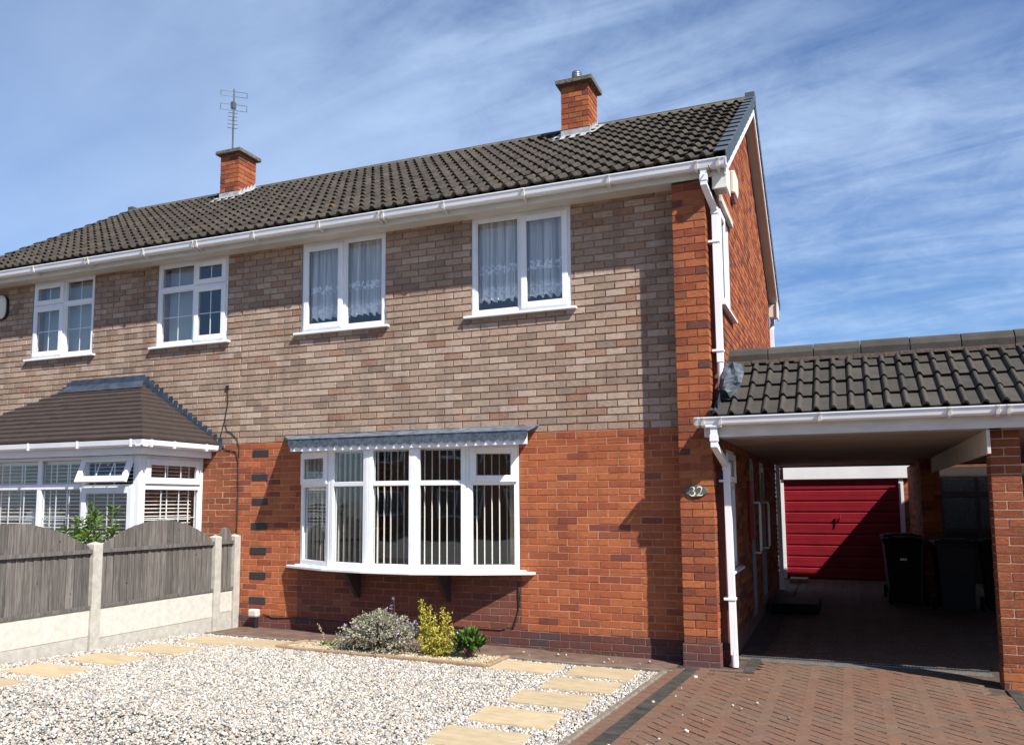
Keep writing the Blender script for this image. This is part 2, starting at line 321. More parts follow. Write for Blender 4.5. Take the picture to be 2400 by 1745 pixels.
finish(t, c, 0.9, t.bump(t.m('ADD', gn, t.m('MULTIPLY', kn, -0.5)), 0.7, 0.006), spec=0.2)

# stones coloured stone by stone
def stone_mat(name, stops):
    m, t = newmat(name); at = t.n('ShaderNodeAttribute', attribute_name='tint')
    c = t.ramp(at.outputs['Fac'], stops); g = t.n('ShaderNodeNewGeometry')
    c = t.mix(1.0, c, t.ramp(t.noise(g.outputs['Position'], 220, 3), [(0.3, (0.82, 0.82, 0.82)), (0.7, (1.12, 1.12, 1.12))]), 'MULTIPLY')
    finish(t, c, 0.55, spec=0.4); return m
mStone = stone_mat('gravel_stone', [(0, (0.55, 0.53, 0.485)), (0.32, (0.43, 0.405, 0.355)), (0.45, (0.40, 0.33, 0.25)), (0.58, (0.31, 0.295, 0.27)), (0.76, (0.22, 0.222, 0.22)),
                                    (0.83, (0.11, 0.115, 0.122)), (0.86, (0.30, 0.19, 0.115)), (0.88, (0.40, 0.34, 0.27)), (0.92, (0.36, 0.29, 0.20)), (0.96, (0.64, 0.62, 0.58)), (1.0, (0.66, 0.64, 0.60))])
mCreamSt = stone_mat('cream_gravel_stone', [(0, (0.50, 0.42, 0.28)), (0.5, (0.42, 0.34, 0.21)), (0.8, (0.56, 0.49, 0.37)), (1, (0.28, 0.22, 0.14))])

def leaf_mat(name, stops, rough=0.5, trans=0.25):
    m, t = newmat(name); at = t.n('ShaderNodeAttribute', attribute_name='tint')
    c = t.ramp(at.outputs['Fac'], stops)
    b = t.n('ShaderNodeBsdfPrincipled', inp={'Roughness': rough}); t.t.links.new(c, b.inputs['Base Color'])
    tr = t.n('ShaderNodeBsdfTranslucent'); t.t.links.new(c, tr.inputs[0])
    mx = t.n('ShaderNodeMixShader', inp={0: trans}); t.t.links.new(b.outputs[0], mx.inputs[1]); t.t.links.new(tr.outputs[0], mx.inputs[2])
    o = t.n('ShaderNodeOutputMaterial'); t.t.links.new(mx.outputs[0], o.inputs[0]); return m
mSage = leaf_mat('variegated_leaf', [(0, (0.12, 0.14, 0.08)), (0.3, (0.23, 0.24, 0.155)), (0.6, (0.40, 0.39, 0.28)), (0.85, (0.56, 0.53, 0.40)), (1, (0.24, 0.17, 0.19))], 0.7)
mPurple = leaf_mat('purple_flower', [(0, (0.26, 0.18, 0.42)), (1, (0.42, 0.33, 0.58))], 0.7)
mDry = leaf_mat('dry_seed', [(0, (0.40, 0.33, 0.20)), (1, (0.55, 0.47, 0.32))], 0.8)
mYellow = leaf_mat('golden_leaf', [(0, (0.14, 0.18, 0.02)), (0.25, (0.34, 0.34, 0.035)), (0.65, (0.52, 0.43, 0.04)), (1, (0.60, 0.52, 0.12))], 0.45)
mGreen = leaf_mat('glossy_leaf', [(0, (0.03, 0.075, 0.012)), (0.5, (0.06, 0.13, 0.018)), (1, (0.14, 0.24, 0.04))], 0.35)
mShrub = leaf_mat('shrub_leaf', [(0, (0.05, 0.11, 0.015)), (0.5, (0.10, 0.19, 0.03)), (1, (0.20, 0.30, 0.06))], 0.4, 0.35)

# glass: thin pane
m, t = newmat('window_glass'); mGlass = m
gI = t.n('ShaderNodeNewGeometry'); dt = t.n('ShaderNodeVectorMath', operation='DOT_PRODUCT')   # Schlick, the same from both sides of the sheet
t.t.links.new(gI.outputs['Normal'], dt.inputs[0]); t.t.links.new(gI.outputs['Incoming'], dt.inputs[1])
fac = t.m('ADD', t.m('MULTIPLY', t.m('POWER', t.m('SUBTRACT', 1.0, t.m('ABSOLUTE', dt.outputs['Value'])), 4.0), 0.88), 0.115, clamp=True)
tr = t.n('ShaderNodeBsdfTransparent', inp={0: (0.96, 0.98, 0.975, 1)}); gl = t.n('ShaderNodeBsdfGlossy', inp={'Roughness': 0.0, 0: (0.95, 0.98, 1.0, 1)})
gg = t.n('ShaderNodeNewGeometry'); wv = t.bump(t.noise(gg.outputs['Position'], 2.2, 1), 0.08, 0.02); t.t.links.new(wv, gl.inputs['Normal'])
mx = t.n('ShaderNodeMixShader'); t.t.links.new(fac, mx.inputs[0]); t.t.links.new(tr.outputs[0], mx.inputs[1]); t.t.links.new(gl.outputs[0], mx.inputs[2])
o = t.n('ShaderNodeOutputMaterial'); t.t.links.new(mx.outputs[0], o.inputs[0])

# net curtain: sheer with denser embroidered bands
m, t = newmat('net_curtain_lace'); mNet = m
g = t.n('ShaderNodeNewGeometry'); P = g.outputs['Position']; x, y, z = t.xyz(P)
flow = t.mr(t.noise(P, 22, 3, 0.6), 0.48, 0.56)
hem = t.m('MULTIPLY', t.mr(z, 3.92, 4.03, 1.0, 0.0), t.m('ADD', 0.35, t.m('MULTIPLY', flow, 0.65)))
band = t.m('MULTIPLY', t.m('MULTIPLY', t.mr(z, 4.12, 4.15), t.mr(z, 4.22, 4.25, 1.0, 0.0)), flow)
gath = t.mr(t.noise(t.comb(t.m('MULTIPLY', x, 26.0), 0.0, t.m('MULTIPLY', z, 0.5)), 1.0, 2, 0.6), 0.36, 0.62)
dens = t.m('ADD', t.m('ADD', 0.38, t.m('MULTIPLY', gath, 0.36)), t.m('MULTIPLY', t.m('MAXIMUM', hem, band), 0.55), clamp=True)
df = t.n('ShaderNodeBsdfDiffuse', inp={0: (0.94, 0.95, 0.97, 1)}); tl = t.n('ShaderNodeBsdfTranslucent', inp={0: (0.8, 0.84, 0.88, 1)})
m1 = t.n('ShaderNodeMixShader', inp={0: 0.12}); t.t.links.new(df.outputs[0], m1.inputs[1]); t.t.links.new(tl.outputs[0], m1.inputs[2])
tp = t.n('ShaderNodeBsdfTransparent'); m2 = t.n('ShaderNodeMixShader'); t.t.links.new(dens, m2.inputs[0])
t.t.links.new(tp.outputs[0], m2.inputs[1]); t.t.links.new(m1.outputs[0], m2.inputs[2])
o = t.n('ShaderNodeOutputMaterial'); t.t.links.new(m2.outputs[0], o.inputs[0])

# ------------------------------------------------------------------ mesh helpers
class MB:
    def __init__(s): s.v = []; s.f = []; s.mi = []; s.t = []
    def add(s, vs, fs, mi=0, tint=0.5):
        b = len(s.v); s.v += [tuple(p) for p in vs]
        for f in fs: s.f.append(tuple(b+i for i in f)); s.mi.append(mi); s.t.append(tint)
        return s
    def box(s, x0, x1, y0, y1, z0, z1, mi=0, tint=0.5):
        vs = [(x0,y0,z0),(x1,y0,z0),(x1,y1,z0),(x0,y1,z0),(x0,y0,z1),(x1,y0,z1),(x1,y1,z1),(x0,y1,z1)]
        return s.add(vs, [(0,3,2,1),(4,5,6,7),(0,1,5,4),(1,2,6,5),(2,3,7,6),(3,0,4,7)], mi, tint)
    def obox(s, c, ax, ay, az, hx, hy, hz, mi=0, tint=0.5):
        c, ax, ay, az = map(Vector, (c, ax, ay, az)); vs = []
        for sz in (-1, 1):
            for sx, sy in ((-1,-1),(1,-1),(1,1),(-1,1)): vs.append(c+ax*hx*sx+ay*hy*sy+az*hz*sz)
        return s.add(vs, [(0,3,2,1),(4,5,6,7),(0,1,5,4),(1,2,6,5),(2,3,7,6),(3,0,4,7)], mi, tint)
    def prism(s, prof, axis, a, b, mi=0, tint=0.5):      # prof in the other two axes (cyclic order)
        n = len(prof); vs = []
        for w_ in (a, b):
            for p, q in prof:
                vs.append({'x': (w_, p, q), 'y': (p, w_, q), 'z': (p, q, w_)}[axis])
        fs = [tuple(range(n-1, -1, -1)), tuple(range(n, 2*n))] + [(i, (i+1) % n, n+(i+1) % n, n+i) for i in range(n)]
        if axis == 'y': fs = [tuple(reversed(f)) for f in fs]
        return s.add(vs, fs, mi, tint)
    def tube(s, pts, r, n=8, mi=0, tint=0.5, cap=True):
        pts = [Vector(p) for p in pts]; rs = r if isinstance(r, (list, tuple)) else [r]*len(pts); rings = []
        for i, p in enumerate(pts):
            d = (pts[min(i+1, len(pts)-1)]-pts[max(i-1, 0)]).normalized()
            a = d.cross(Vector((0, 0, 1)) if abs(d.z) < 0.9 else Vector((1, 0, 0))).normalized(); b = d.cross(a)
            rings.append([p+(a*math.cos(2*math.pi*k/n)+b*math.sin(2*math.pi*k/n))*rs[i] for k in range(n)])
        vs = [q for rg in rings for q in rg]; fs = []
        for i in range(len(pts)-1):
            for k in range(n): fs.append((i*n+k, i*n+(k+1) % n, (i+1)*n+(k+1) % n, (i+1)*n+k))
        if cap: fs += [tuple(range(n-1, -1, -1)), tuple((len(pts)-1)*n+k for k in range(n))]
        return s.add(vs, fs, mi, tint)
    def sqpipe(s, pts, hw, hd, mi=0):                     # square pipe whose path lies near the YZ plane
        pts = [Vector(p) for p in pts]; vs = []
        for i, p in enumerate(pts):
            d1 = (pts[i]-pts[i-1]).normalized() if i else (pts[1]-pts[0]).normalized()
            d2 = (pts[i+1]-pts[i]).normalized() if i < len(pts)-1 else d1
            n1 = Vector((0, -d1.z, d1.y)).normalized(); n2 = Vector((0, -d2.z, d2.y)).normalized()
            nn = (n1+n2).normalized(); k = 1/max(0.4, nn.dot(n1))
            for a, b in ((-1,-1),(1,-1),(1,1),(-1,1)): vs.append(p+Vector((1,0,0))*hw*a+nn*hd*b*k)
        fs = [(3,2,1,0), tuple(4*(len(pts)-1)+k for k in range(4))]
        for i in range(len(pts)-1):
            for k in range(4): fs.append((4*i+k, 4*i+(k+1) % 4, 4*i+4+(k+1) % 4, 4*i+4+k))
        return s.add(vs, fs, mi)
    def build(s, name, mats, parent=None, bevel=0, smooth=False):
        if not isinstance(mats, (list, tuple)): mats = [mats]
        me = bpy.data.meshes.new(name); me.from_pydata(s.v, [], s.f); me.validate(clean_customdata=False)
        for mm in mats: me.materials.append(mm)
        if len(me.polygons) == len(s.f):
            me.polygons.foreach_set('material_index', s.mi)
            a = me.attributes.new('tint', 'FLOAT', 'FACE'); a.data.foreach_set('value', s.t)
        me.polygons.foreach_set('use_smooth', [bool(smooth)]*len(me.polygons))
        me.update(); return link(name, me, parent, bevel)
def link(name, me, parent=None, bevel=0):
    o = bpy.data.objects.new(name, me); COL.objects.link(o)
    if parent is not None:
        o.parent = parent
        if parent.type == 'EMPTY': o.matrix_parent_inverse = Matrix.Translation(-parent.location)
    if bevel:
        b = o.modifiers.new('bevel', 'BEVEL'); b.width = bevel; b.segments = 2; b.limit_method = 'ANGLE'; b.angle_limit = R(40)
    return o
def tag(o, label=None, cat=None, group=None, kind=None):
    if label: o['label'] = label
    if cat: o['category'] = cat
    if group: o['group'] = group
    if kind: o['kind'] = kind
    return o
def thing(name, label, cat, loc, group=None):
    o = bpy.data.objects.new(name, None); COL.objects.link(o); o.location = loc; o.empty_display_size = 0.2
    return tag(o, label, cat, group)
def npmesh(name, V, F, mat, parent=None, tint=None, smooth=False):
    """V (n,3), F (m,k) arrays; tint per face"""
    me = bpy.data.meshes.new(name); n, (mf, k) = len(V), F.shape
    me.vertices.add(n); me.vertices.foreach_set('co', V.astype(np.float32).ravel())
    me.loops.add(mf*k); me.loops.foreach_set('vertex_index', F.astype(np.int32).ravel())
    me.polygons.add(mf); me.polygons.foreach_set('loop_start', np.arange(0, mf*k, k, dtype=np.int32))
    me.polygons.foreach_set('use_smooth', np.full(mf, bool(smooth)))
    if tint is not None:
        a = me.attributes.new('tint', 'FLOAT', 'FACE'); a.data.foreach_set('value', tint.astype(np.float32))
    me.materials.append(mat); me.update(calc_edges=True); me.validate(clean_customdata=False)
    return link(name, me, parent)
def zg(x, y):
    w_ = min(max(-x/5.6, 0), 1.2); z = -0.06+w_*(0.055-0.028*min(y, 0))
    if y > 0.6: z += 0.02*(y-0.6)
    return z
def zgn(x, y):
    w_ = np.clip(-x/5.6, 0, 1.2); return -0.06+w_*(0.055-0.028*np.minimum(y, 0))+np.where(y > 0.6, 0.02*(y-0.6), 0)

# ------------------------------------------------------------------ setting: ground
g_ = MB(); N = 40
g_.add([(-600, -600, -0.22), (600, -600, -0.22), (600, 600, -0.22), (-600, 600, -0.22)], [(0, 1, 2, 3)])
tag(g_.build('ground', mGround), kind='structure')
def sheet(name, poly_left, poly_right, ys, dz, mat, nx=12, skirt=0.15):
    """sheet between x=left(y) and x=right(y) for y in ys following the ground"""
    mb = MB(); vs = []
    for y in ys:
        a, b = poly_left(y), poly_right(y)
        for i in range(nx+1):
            x = a+(b-a)*i/nx; vs.append((x, y, zg(x, y)+dz))
    fs = []; k = nx+1
    for j in range(len(ys)-1):
        for i in range(nx): fs.append((j*k+i, j*k+i+1, (j+1)*k+i+1, (j+1)*k+i))
    mb.add(vs, fs); return mb.build(name, mat)
kx = lambda y: -0.095+0.052*(y+0.6)                      # inner line of the kerb towards the drive
ys = [i*0.5-9 for i in range(0, 19)]
tag(sheet('gravel_bed_base', lambda y: -5.62, lambda y: kx(y)-0.02, ys, -0.028, mGBase), kind='structure')
tag(sheet('driveway_joints', lambda y: kx(y)+0.0, lambda y: 5.25, [i*0.5-9 for i in range(0, 36)], -0.012, mJoint), kind='structure')

tag(sheet('neighbour_garden', lambda y: -12.0, lambda y: -5.64, ys, -0.02, mPath), kind='structure')
# path along the house: brown paving course band
def pfront(x): return -0.70 if x < -4.4 else (-0.70+(x+4.4)/(4.4)*0.20)
mb = MB(); xs = [-5.42+i*0.2 for i in range(27)]+[-0.06]
vs = []
for x in xs:
    for yy in (-0.02, -0.25, -0.45, pfront(x)): vs.append((x, yy, zg(x, yy)+0.004+(0.012 if x < -1.5 else 0)))
fs = []
for i in range(len(xs)-1):
    for j in range(3): fs.append((i*4+j+1, (i+1)*4+j+1, (i+1)*4+j, i*4+j))
mb.add(vs, fs)
for i in range(len(xs)-1):                                # low concrete edge in front
    x0, x1 = xs[i], xs[i+1]; y0, y1 = pfront(x0), pfront(x1)
    za, zb = zg(x0, y0)+(0.022 if x0 < -1.5 else 0.008), zg(x1, y1)+(0.022 if x1 < -1.5 else 0.008)
    mb.add([(x0, y0-0.045, za-0.1), (x1, y1-0.045, zb-0.1), (x1, y1-0.045, zb), (x0, y0-0.045, za), (x0, y0, za), (x1, y1, zb)], [(0, 1, 2, 3), (3, 2, 5, 4)], 1)
tag(mb.build('path', [mPath, mKerb]), kind='structure')
# strip of soil between path and wall with short kerb at the fence end
# kerb between gravel and drive
mb = MB()
ky = [-0.60-i*0.915 for i in range(10)]
for i in range(9):
    y0, y1 = ky[i], ky[i+1]+0.006; z = zg(0, y0)+0.022+rnd.uniform(-.003, .003)
    a0, a1 = kx(y0), kx(y1)
    mb.add([(a0-0.05, y0, -0.2), (a0, y0, -0.2), (a1, y1, -0.2), (a1-0.05, y1, -0.2),
            (a0-0.046, y0, z), (a0-0.01, y0, z), (a1-0.01, y1, z), (a1-0.046, y1, z), (a0, y0, z-0.012), (a1, y1, z-0.012)],
           [(4, 5, 6, 7), (5, 8, 9, 6), (8, 1, 2, 9), (4, 7, 3, 0), (0, 1, 8, 5, 4), (7, 6, 9, 2, 3)])
tag(mb.build('kerb', mKerb), kind='structure')

# block paved drive
def blocks():
    V = []; F = []; T = []; Fd = []
    def block(c, ax, ay, hl, hw, z, tint, inset=0.0035):
        b = len(V); ax = Vector(ax); ay = Vector(ay); c = Vector(c)
        hl -= 0.0018; hw -= 0.0018
        if ax.x*ay.y-ax.y*ay.x < 0: ay = -ay
        for sx, sy in ((-1,-1),(1,-1),(1,1),(-1,1)):
            p = c+ax*hl*sx+ay*hw*sy; V.append((p.x, p.y, z-0.02))
        tx, ty = rnd.uniform(-.0008, .0008), rnd.uniform(-.0008, .0008)
        for sx, sy in ((-1,-1),(1,-1),(1,1),(-1,1)):
            p = c+ax*(hl-inset)*sx+ay*(hw-inset)*sy; V.append((p.x, p.y, z+tx*sx+ty*sy))
        F.append((b+4, b+5, b+6, b+7)); T.append(tint)
        for k in range(4): F.append((b+k, b+(k+1) % 4, b+4+(k+1) % 4, b+4+k)); T.append(tint)
    s2 = math.sqrt(0.5); A = Vector((s2, s2, 0)); B = Vector((-s2, s2, 0)); u = 0.1
    for i in range(-90, 130):
        for j in range(-90, 130):
            c4 = (i-j) % 4
            if c4 == 0: c = A*u*(i+1)+B*u*(j+0.5); ax, ay = A, B
            elif c4 == 3: c = A*u*(i+0.5)+B*u*(j+1); ax, ay = B, A
            else: continue
            if c.x < kx(c.y)+0.26 or c.x > 5.25 or c.y < -7.5 or c.y > 8.3: continue
            if c.x < 0.72 and c.y > -0.46: continue
            if -0.52 < c.y < 0.62 and c.y > 0.30: continue
            if c.x > 2.55 and -0.6 < c.y < 0.55: continue
            z = zg(c.x, c.y)+rnd.uniform(-.0015, .0015)
            block(c, ax, ay, 0.1, 0.05, z, rnd.random())
    # border courses along the kerb, lengthways red, charcoal, red
    d = Vector((0.052, 1, 0)).normalized(); n = Vector((1, -0.052, 0)).normalized()
    dark = []
    for lane, (off, wd) in enumerate(((0.055, 0.052), (0.172, 0.064), (0.29, 0.052))):
        for k in range(46):
            y = -0.42-0.2*k+(0.05 if lane == 1 else 0); 
            c = Vector((kx(y)+off, y, 0)); z = zg(c.x, c.y)+0.0045+rnd.uniform(-.0015, .0015)
            if lane == 1: dark.append((c, d, n, z))
            else: block(c, d, n, 0.1, wd, z, rnd.random()*0.6+0.1, 0.004)
    for k in range(4):                                     # rows in front of the pier
        c = Vector((0.30+0.1*0+k*0.2-0.1, -0.44, 0)); block(c, (1, 0, 0), (0, 1, 0), 0.1, 0.05, -0.057, 0.3)
        c = Vector((0.12+k*0.2, -0.285, 0)); block(c, (1, 0, 0), (0, 1, 0), 0.1, 0.042, -0.057, 0.35)
    for k in range(6):
        c = Vector((0.10+k*0.2*0+0.0, 0, 0))
    nred = len(F)
    for c, d_, n_, z in dark: block(c, d_, n_, 0.1, 0.064, z, rnd.random(), 0.004)
    for k in range(5): block((0.13+k*0.1, -0.362, 0), (1, 0, 0), (0, 1, 0), 0.05, 0.032, -0.056, rnd.random(), 0.004)
    for k in range(3): block((-0.06+0.012*k, -0.33+0.1*k, 0), (1, 0, 0), (0, 1, 0), 0.07, 0.05, -0.056, rnd.random(), 0.004)
    for k in range(4): block((0.60, -0.27+0.2*k, 0), (0, 1, 0), (1, 0, 0), 0.1, 0.055, -0.056, rnd.random(), 0.004)
    # neighbour's charcoal border by the right pillar
    for k in range(30): block((2.72, -0.36-0.2*k, 0), (0, 1, 0), (1, 0, 0), 0.1, 0.055, -0.056, rnd.random(), 0.004)
    o = npmesh('driveway', np.array(V), np.array(F), mPave, tint=np.array(T))
    o.data.materials.append(mPaveDark)
    mi = np.zeros(len(F), dtype=np.int32); mi[nred:] = 1; o.data.polygons.foreach_set('material_index', mi)
    return tag(o, kind='structure')
blocks()
# concrete patch and linear drain across the mouth of the carport
mb = MB(); mb.box(0.66, 2.66, 0.28, 0.44, -0.15, -0.0575); mb.box(0.44, 0.66, 0.34, 0.44, -0.15, -0.0570)
tag(mb.build('drain_surround', mDrain), kind='structure')
dr = thing('drain_channel', 'long black toothed drain grating across the mouth of the carport', 'drain', (1.55, 0.50, -0.06))
mb = MB(); mb.box(0.44, 2.66, 0.445, 0.46, -0.12, -0.052); mb.build('frame', mMetal, dr)
mb = MB(); mb.box(0.44, 2.66, 0.54, 0.555, -0.12, -0.052); mb.build('frame', mMetal, dr)
mb = MB()
for k in range(74): mb.box(0.45+k*0.03, 0.466+k*0.03, 0.462, 0.538, -0.08, -0.053)
mb.build('grating', mGreyP, dr)

# ------------------------------------------------------------------ gravel
def icosa():
    p = (1+5**0.5)/2
    V = np.array([(-1,p,0),(1,p,0),(-1,-p,0),(1,-p,0),(0,-1,p),(0,1,p),(0,-1,-p),(0,1,-p),(p,0,-1),(p,0,1),(-p,0,-1),(-p,0,1)], float)
    V /= np.linalg.norm(V[0])
    F = np.array([(0,11,5),(0,5,1),(0,1,7),(0,7,10),(0,10,11),(1,5,9),(5,11,4),(11,10,2),(10,7,6),(7,1,8),(3,9,4),(3,4,2),(3,2,6),(3,6,8),(3,8,9),(4,9,5),(2,4,11),(6,2,10),(8,6,7),(9,8,1)])
    return V, F
IV, IF = icosa()
def stones(name, XY, size, mat, zoff, parent=None, lab=None):
    n = len(XY); A = nrs.uniform(0.75, 1.35, (n, 1, 3)); A[:, :, 2] *= 0.72
    S = (size*np.exp(nrs.normal(0, 0.28, n)))[:, None, None]/2
    V = IV[None]*(1+nrs.uniform(-.2, .2, (n, 12, 1)))*A*S
    a = nrs.uniform(0, 2*np.pi, n); ca, sa = np.cos(a)[:, None], np.sin(a)[:, None]
    tl = nrs.normal(0, 0.35, n); ct, st = np.cos(tl)[:, None], np.sin(tl)[:, None]
    x, y, z = V[..., 0], V[..., 1], V[..., 2]
    y, z = y*ct-z*st, y*st+z*ct; x, y = x*ca-y*sa, x*sa+y*ca
    px_, py_ = XY[:, 0:1], XY[:, 1:2]
    zz = zgn(px_, py_)+zoff+nrs.uniform(-0.012, 0.008, (n, 1))
    V = np.stack([x+px_, y+py_, z+zz], -1).reshape(-1, 3)
    F = (IF[None]+12*np.arange(n)[:, None, None]).reshape(-1, 3)
    T = np.repeat(nrs.uniform(0, 1, n), 20)
    return npmesh(name, V, F, mat, parent, tint=T, smooth=True)

# slab list: centre x, y, angle (deg), label
SL = [(-1.345, -0.975, -2, 'buff stepping slab by the right end of the planting bed'),
      (-0.625, -0.945, 2, 'buff stepping slab nearest the gate pier corner, beside the kerb'),
      (-0.645, -1.535, 3, 'buff stepping slab second down the row beside the drive kerb'),
      (-0.720, -2.130, 3, 'buff stepping slab third down the row beside the drive kerb'),
      (-0.765, -2.770, 3, 'buff stepping slab fourth down the row beside the drive kerb'),
      (-0.790, -3.400, 3, 'buff stepping slab cut off by the bottom edge of the photo'),
      (-4.300, -1.030, 6, 'buff stepping slab at the left end of the planting bed'),
      (-4.935, -1.150, 3, 'buff stepping slab nearest the house along the fence'),
      (-4.965, -1.855, 3, 'buff stepping slab second from the house along the fence'),
      (-5.005, -2.550, 3, 'buff stepping slab third from the house along the fence'),
      (-4.990, -3.215, 3, 'buff stepping slab fourth from the house along the fence'),
      (-5.000, -3.880, 3, 'buff stepping slab cut off by the left edge of the photo')]
for (cx, cy, an, lab) in SL:
    a = R(an); ca, sa = math.cos(a), math.sin(a); mb = MB(); vs = []
    def P_(lx, ly, dz): x_, y_ = cx+lx*ca-ly*sa, cy+lx*sa+ly*ca; return (x_, y_, zg(x_, y_)+dz)
    nx, ny = 10, 8
    for j in range(ny+1):
        for i in range(nx+1): vs.append(P_(-0.3+0.6*i/nx, -0.225+0.45*j/ny, 0.016+rnd.uniform(-.0012, .0012)))
    fs = [(j*(nx+1)+i, j*(nx+1)+i+1, (j+1)*(nx+1)+i+1, (j+1)*(nx+1)+i) for j in range(ny) for i in range(nx)]
    tt = rnd.random(); mb.add(vs, fs, 0, tt)
    ring = [P_(-.303, -.228, .006), P_(.303, -.228, .006), P_(.303, .228, .006), P_(-.303, .228, .006)]
    lo = [(p[0], p[1], p[2]-0.04) for p in ring]; top = [P_(-.3, -.225, .0155), P_(.3, -.225, .0155), P_(.3, .225, .0155), P_(-.3, .225, .0155)]
    for k in range(4):
        mb.add([lo[k], lo[(k+1) % 4], ring[(k+1) % 4], ring[k]], [(0, 1, 2, 3)], 0, tt); mb.add([ring[k], ring[(k+1) % 4], top[(k+1) % 4], top[k]], [(0, 1, 2, 3)], 0, tt)
    tag(mb.build('stepping_slab', mSlab), lab, 'paving slab', 'buff stepping slabs laid in the gravel')

def in_quad(X, Y, Q):
    ins = np.ones(len(X), bool)
    for k in range(len(Q)):
        (x0, y0), (x1, y1) = Q[k], Q[(k+1) % len(Q)]; ins &= ((x1-x0)*(Y-y0)-(y1-y0)*(X-x0)) >= 0
    return ins
BED = [(-4.08, -1.18), (-1.69, -1.16), (-1.69, -0.585), (-4.02, -0.66)]
n = 175000
X = nrs.uniform(-5.55, 0.0, n); Y = nrs.uniform(-5.3, -0.66, n)
keep = X < (-0.095+0.052*(Y+0.6)-0.05)
pf = np.where(X < -4.4, -0.70, -0.70+(X+4.4)/4.4*0.20)-0.05; keep &= Y < pf
keep &= ~in_quad(X, Y, [(-4.09, -1.2), (-1.68, -1.18), (-1.68, -0.4), (-4.03, -0.4)])
for (cx, cy, an, lab) in SL:
    a = R(an); lx = (X-cx)*math.cos(a)+(Y-cy)*math.sin(a); ly = -(X-cx)*math.sin(a)+(Y-cy)*math.cos(a)
    keep &= ~((abs(lx) < 0.292) & (abs(ly) < 0.217))
keep &= ~((Y < -3.9) & (nrs.uniform(0, 1, n) < 0.45))
XY = np.stack([X, Y], -1)[keep]
tag(stones('gravel', XY, 0.0178, mStone, 0.0), kind='stuff')
# a few strays on the drive and path
n = 20; X = nrs.uniform(-0.05, 1.4, n); X = 0.02+np.abs(nrs.normal(0, 0.45, n)); Y = nrs.uniform(-4.0, -0.7, n)
X2 = nrs.uniform(-2.4, -0.2, 12); Y2 = nrs.uniform(-0.45, -0.1, 12)
tag(stones('stray_pebbles', np.stack([np.concatenate([X, X2]), np.concatenate([Y, Y2])], -1), 0.021, mStone, 0.016), kind='stuff')

# ------------------------------------------------------------------ walls with openings
def cells(mb, a0, a1, z0, z1, holes, b0, b1, axis, mi=0):
    """slab with rectangular holes; axis 'x': runs along x, thickness b0..b1 in y; 'y': runs along y, thickness in x"""
    As = sorted({a0, a1} | {h for H in holes for h in H[:2]}); Zs = sorted({z0, z1} | {h for H in holes for h in H[2:]})
    As = [a for a in As if a0 <= a <= a1]; Zs = [z for z in Zs if z0 <= z <= z1]
    solid = lambda i, j: 0 <= i < len(As)-1 and 0 <= j < len(Zs)-1 and not any(H[0] <= (As[i]+As[i+1])/2 <= H[1] and H[2] <= (Zs[j]+Zs[j+1])/2 <= H[3] for H in holes)
    def pt(a, b, z): return (a, b, z) if axis == 'x' else (b, a, z)
    flip = axis == 'y'
    def q(ps):
        mb.add(list(reversed(ps)) if flip else ps, [(0, 1, 2, 3)], mi)
    for i in range(len(As)-1):
        for j in range(len(Zs)-1):
            if not solid(i, j): continue
            A0, A1, Z0, Z1 = As[i], As[i+1], Zs[j], Zs[j+1]
            q([pt(A0, b0, Z0), pt(A1, b0, Z0), pt(A1, b0, Z1), pt(A0, b0, Z1)])
            q([pt(A1, b1, Z0), pt(A0, b1, Z0), pt(A0, b1, Z1), pt(A1, b1, Z1)])
            if not solid(i-1, j): q([pt(A0, b1, Z0), pt(A0, b0, Z0), pt(A0, b0, Z1), pt(A0, b1, Z1)])
            if not solid(i+1, j): q([pt(A1, b0, Z0), pt(A1, b1, Z0), pt(A1, b1, Z1), pt(A1, b0, Z1)])
            if not solid(i, j-1): q([pt(A0, b1, Z0), pt(A1, b1, Z0), pt(A1, b0, Z0), pt(A0, b0, Z0)])
            if not solid(i, j+1): q([pt(A0, b0, Z1), pt(A1, b0, Z1), pt(A1, b1, Z1), pt(A0, b1, Z1)])
YR, ZR, YE, ZE = 3.2, 7.10, -0.375, 4.905               # ridge and eaves of the main roof
SL_ = (ZR-ZE)/(YR-YE)
def roofz(y): return ZR-SL_*abs(YR-y)
ZT = 4.80
def zrow(r): return 2.2755+(r*0.0794 if r >= 0 else r*0.0759)
